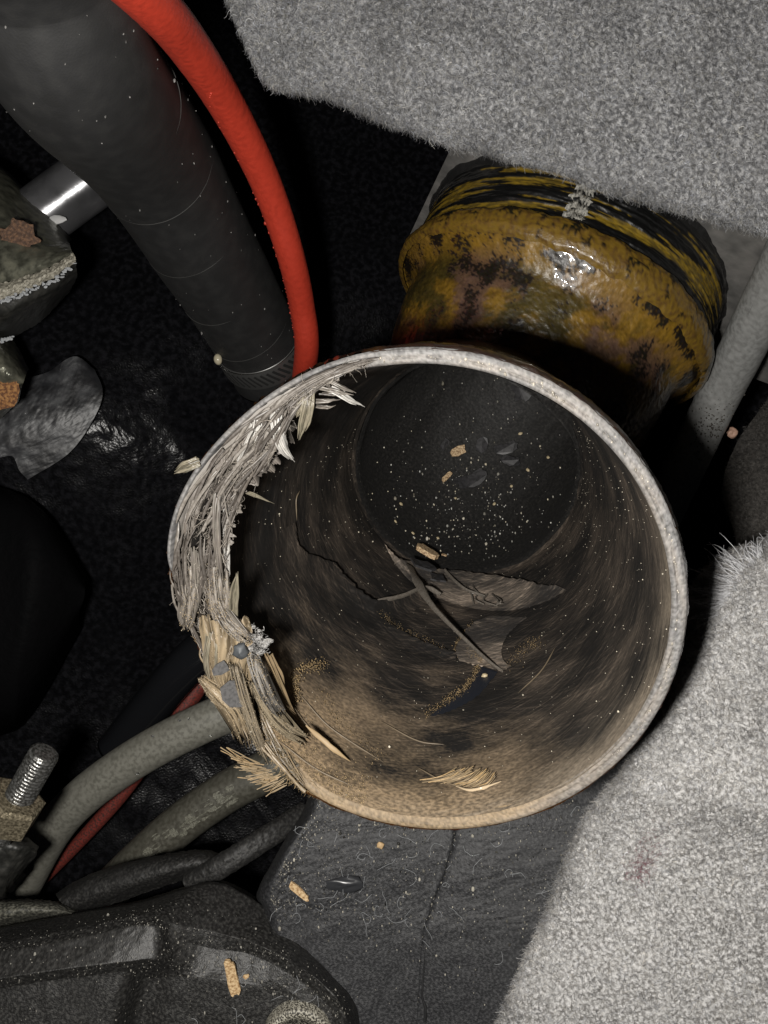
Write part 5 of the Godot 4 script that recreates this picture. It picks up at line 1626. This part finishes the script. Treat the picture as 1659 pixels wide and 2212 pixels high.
	for q in [[0.0080, -0.004], [0.0095, 0.0015], [0.0125, 0.0022], [0.0148, 0.0015], [0.0155, -0.004]]:
		for k in 49:
			var a := TAU * k / 48.0
			p.append(cen + Vector3(cos(a) * q[0], q[1] + 0.0004 * noise_b.get_noise_2d(cos(a) * 400.0, sin(a) * 400.0), sin(a) * q[0]))
	put("washer", grid(49, 5, p), chipped, wn)
	p = PackedVector3Array()
	for q in [[0.0086, -0.004], [0.0086, 0.0040], [0.0072, 0.0052], [0.0, 0.0052]]:
		for k in 7:
			var a := TAU * k / 6.0 + 0.5
			p.append(cen + Vector3(cos(a) * q[0], q[1], sin(a) * q[0]))
	var st := SurfaceTool.new()
	st.begin(Mesh.PRIMITIVE_TRIANGLES)
	st.set_smooth_group(-1)
	for k in grid_index(7, 4):
		st.add_vertex(p[k])
	st.generate_normals()
	put("hex_head", st.commit(), mat(Color.WHITE, 0.6, noise_tex(190, 0.04, [[0.5, lin(0.02, 0.018, 0.016)], [0.62, lin(0.40, 0.38, 0.31)]]), null, 30.0), wn)
	# brackets and sleeve between mount and hoses
	var grey := mat(Color.WHITE, 0.6, dirt(192, [0.008, 0.0078, 0.0076], [0.016, 0.0155, 0.015], [0.040, 0.039, 0.036], 0.06), bump_tex(193, 0.08, 5.0), 18.0, 0.7)
	var strap := thing("steel_strap", "flat dusty dark strap lying between the grey hoses and the engine mount", "strap")
	slab("strap_plate", [pts([[120, 1930, 0.47], [190, 1890, 0.468], [300, 1856, 0.466], [400, 1838, 0.466], [452, 1836, 0.467], [498, 1852, 0.468]]), pts([[124, 1938, 0.452], [194, 1900, 0.448], [300, 1866, 0.445], [400, 1848, 0.444], [448, 1846, 0.446], [486, 1860, 0.448]]), pts([[140, 1960, 0.446], [210, 1934, 0.442], [310, 1902, 0.439], [390, 1878, 0.438], [430, 1872, 0.440], [470, 1884, 0.442]]), pts([[150, 1984, 0.455], [230, 1958, 0.452], [320, 1926, 0.450], [390, 1904, 0.450], [430, 1896, 0.452], [466, 1906, 0.454]])], 80, 10, grey, strap, 0.0008)
	var sl := thing("cable_sleeve", "flattened dusty black sleeve slanting up to the floor mat's corner", "sleeve")
	put("sleeve_wall", tube(pts([[410, 1910, 0.440], [470, 1876, 0.436], [530, 1838, 0.438], [590, 1800, 0.445], [660, 1755, 0.46]]), 150, 30, func(f, a): return 0.0058 * (0.75 + 0.25 * absf(cos(a + 0.4))) + 0.0006 * noise_a.get_noise_2d(f * 500.0, a * 60.0)), grey, sl)
	var pl := thing("metal_plate", "dirty grey-green metal plate at the left edge above the engine mount", "plate")
	slab("plate_face", [pts([[-90, 1925, 0.46], [0, 1942, 0.458], [70, 1942, 0.457], [130, 1948, 0.458], [176, 1966, 0.462]]), pts([[-90, 1940, 0.436], [0, 1950, 0.434], [70, 1950, 0.433], [126, 1956, 0.436], [164, 1970, 0.440]]), pts([[-90, 1985, 0.43], [0, 1982, 0.428], [60, 1974, 0.428], [110, 1972, 0.430], [150, 1975, 0.436]]), pts([[-90, 2030, 0.45], [0, 2010, 0.45], [60, 1996, 0.45], [110, 1988, 0.45], [150, 1982, 0.45]])], 70, 10, mat(Color.WHITE, 0.6, dirt(195, [0.03, 0.03, 0.025], [0.085, 0.083, 0.068], [0.19, 0.185, 0.15], 0.04), bump_tex(196, 0.08, 6.0), 22.0, 0.8), pl, 0.0008)
	# dark felt hanging behind the right-hand pipe
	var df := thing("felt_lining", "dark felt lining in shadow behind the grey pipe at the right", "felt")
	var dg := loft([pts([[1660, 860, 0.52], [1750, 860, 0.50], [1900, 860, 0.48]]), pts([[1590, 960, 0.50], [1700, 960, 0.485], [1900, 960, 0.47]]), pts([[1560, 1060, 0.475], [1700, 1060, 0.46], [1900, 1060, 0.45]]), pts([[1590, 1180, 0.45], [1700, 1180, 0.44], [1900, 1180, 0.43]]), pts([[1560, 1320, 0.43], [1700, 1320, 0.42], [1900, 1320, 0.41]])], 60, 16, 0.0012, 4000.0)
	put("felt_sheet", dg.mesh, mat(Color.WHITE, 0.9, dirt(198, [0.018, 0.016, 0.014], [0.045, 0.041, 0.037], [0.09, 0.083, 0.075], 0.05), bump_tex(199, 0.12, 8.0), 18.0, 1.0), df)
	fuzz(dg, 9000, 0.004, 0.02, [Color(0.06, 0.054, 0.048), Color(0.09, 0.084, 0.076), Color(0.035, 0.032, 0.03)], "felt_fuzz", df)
	var peb := put("pebble", lump_mesh(310, 0.85, 12), mat(lin(0.42, 0.26, 0.19), 0.6, null, bump_tex(200, 0.1, 5.0, 256), 80.0))
	peb.transform = Transform3D(Basis.from_euler(Vector3(0.2, 0.4, 0.1)).scaled(Vector3(0.0027, 0.0025, 0.0030)), at(1581, 936, 0.482))
	tag(peb, "small round pinkish pebble beside the grey pipe at the right", "pebble")
	# litter on mat and mount
	var wood := mat(Color.WHITE, 0.6, noise_tex(205, 0.03, [[0.2, lin(0.28, 0.16, 0.07)], [0.5, lin(0.52, 0.36, 0.19)], [0.8, lin(0.62, 0.46, 0.27)]], 256), bump_tex(206, 0.1, 6.0, 256), 80.0)
	lay(chip_mesh(ragged(26, 0.0078, 0.0023, 0.14), 0.0013, 3.0, 61), "wood_chip", at(502, 2112, 0.3775), Vector3(0.05, 1, 0.1).normalized(), -1.38, wood, "long tan wood chip lying on the engine mount", "wood chip")
	lay(chip_mesh(ragged(18, 0.0052, 0.0014, 0.18), 0.0011, 6.0, 62), "wood_chip", at(646, 1925, 0.3905), Vector3(0, 1, 0.05).normalized(), -0.72, wood, "slim tan wood chip lying on the black floor mat", "wood chip")
	lay(chip_mesh(ragged(9, 0.0012, 0.0009, 0.2), 0.0006, 0.0, 63), "wood_chip", at(532, 2109, 0.379), Vector3.UP, 0.3, wood, "tiny orange crumb right of the long wood chip", "wood chip")
	for q in [[822, 1826, 0.0017, "brown bark crumb on the mat below the mouth"], [992, 1826, 0.0016, "round beige crumb on the mat under the mouth's lowest edge"], [1210, 2010, 0.0012, "beige grain on the mat near the carpet edge"]]:
		var o := put("bark_crumb", lump_mesh(int(q[0]), 0.6, 8), wood)
		o.transform = Transform3D(Basis.from_euler(Vector3(0, rf(0, 6), 0)).scaled(Vector3.ONE * q[2]), at(q[0], q[1], 0.3935))
		tag(o, q[3], "crumb")
	# lint and specks
	var xf := []
	var cols := PackedColorArray()
	for k in 2200:
		var vv := rf(0.28, 1.0)
		if vv > 0.58 and vv < 0.82 and rng.randf() < 0.72:
			continue
		var h := on_grid(fl, rf(0.1, 0.9), vv)
		var sz := rf(0.00008, 0.00032) * (2.3 if rng.randf() < 0.05 else 1.0)
		xf.append(Transform3D(Basis.from_euler(Vector3(rf(0, 6), rf(0, 6), 0)).scaled(Vector3(sz, sz, sz * rf(1, 2))), (h[0] as Vector3) + Vector3(0, 0.0001, 0)))
		cols.append(Color(0.46, 0.43, 0.36) * pow(rng.randf(), 1.5))
	for k in 1500:
		var h := on_grid(g, rf(0.0, 1.0), rf(0.25, 1.0))
		var sz := rf(0.00008, 0.00026) * (2.3 if rng.randf() < 0.04 else 1.0)
		xf.append(Transform3D(Basis.from_euler(Vector3(rf(0, 6), rf(0, 6), 0)).scaled(Vector3(sz, sz, sz * rf(1, 2))), (h[0] as Vector3) + Vector3(0, 0.0001, 0)))
		cols.append(Color(0.42, 0.40, 0.35) * rf(0.05, 0.8))
	var sp := swarm("dust", lump_mesh(17, 0.6), vmat(0.6), xf, cols)
	tag(sp, "dust specks scattered over floor mat and engine mount", "dust")
	var ln := thing("lint", "curled pale lint hairs scattered over the black floor mat", "lint")
	kind(ln, "stuff")
	var lm := mat(lin(0.30, 0.31, 0.32), 0.5)
	for k in 84:
		var u := rf(0.15, 0.85)
		var v := rf(0.30, 0.98)
		if v > 0.58 and v < 0.82 and k % 3:
			v += 0.2 if v < 0.78 else -0.3
		var src := fl if k < 70 else g
		if k >= 70:
			u = rf(0.5, 0.9)
			v = rf(0.6, 0.95)
		var h := on_grid(src, u, v)
		var w: Vector3 = h[0]
		var a := rf(0, TAU)
		var path := PackedVector3Array()
		var bend := rng.randfn(0.0, 1.1)
		for i in 6:
			path.append(w + Vector3(0, rf(0.0003, 0.0012), 0))
			w += Vector3(cos(a), 0, sin(a)) * rf(0.0010, 0.0026)
			a += bend * 0.55 + rf(-0.5, 0.5)
		put("lint_hair", tube(path, 16, 4, func(f, aa): return 0.00008), lm, ln)

func _ready() -> void:
	# camera, surroundings, the flash, exposure
	var cam := Camera3D.new()
	cam.name = "camera"
	cam.fov = 60.0
	cam.near = 0.02
	cam.far = 10.0
	cam.position = Vector3(0, EYE, 0)
	cam.rotation_degrees = Vector3(-90, 0, 0)
	add_child(cam)
	var env := Environment.new()
	env.background_mode = Environment.BG_COLOR
	env.background_color = Color(0.030, 0.032, 0.036)
	env.tonemap_mode = Environment.TONE_MAPPER_LINEAR
	env.tonemap_exposure = 1.0
	env.sdfgi_enabled = true
	env.ssao_enabled = true
	env.ssil_enabled = true
	var we := WorldEnvironment.new()
	we.name = "surroundings"
	we.environment = env
	add_child(we)
	var flash := OmniLight3D.new()
	flash.name = "phone_flash_lamp"
	flash.position = Vector3(-0.038, EYE, 0.020)
	flash.light_energy = 0.225
	flash.light_color = Color(1.0, 0.985, 0.96)
	flash.light_size = 0.003
	flash.omni_range = 5.0
	flash.omni_attenuation = 2.0
	flash.shadow_enabled = true
	add_child(flash)

	noise_a.noise_type = FastNoiseLite.TYPE_SIMPLEX_SMOOTH
	noise_a.frequency = 0.03
	noise_b.noise_type = FastNoiseLite.TYPE_SIMPLEX_SMOOTH
	noise_b.seed = 7
	noise_b.frequency = 0.03
	rng.seed = 11
	fray_mat = mat(lin(0.52, 0.52, 0.535), 0.4)
	build_axis()
	build_setting()
	build_elbow()
	build_carpets()
	build_hoses()
	build_metal()
	build_lower()
	build_bore_litter()
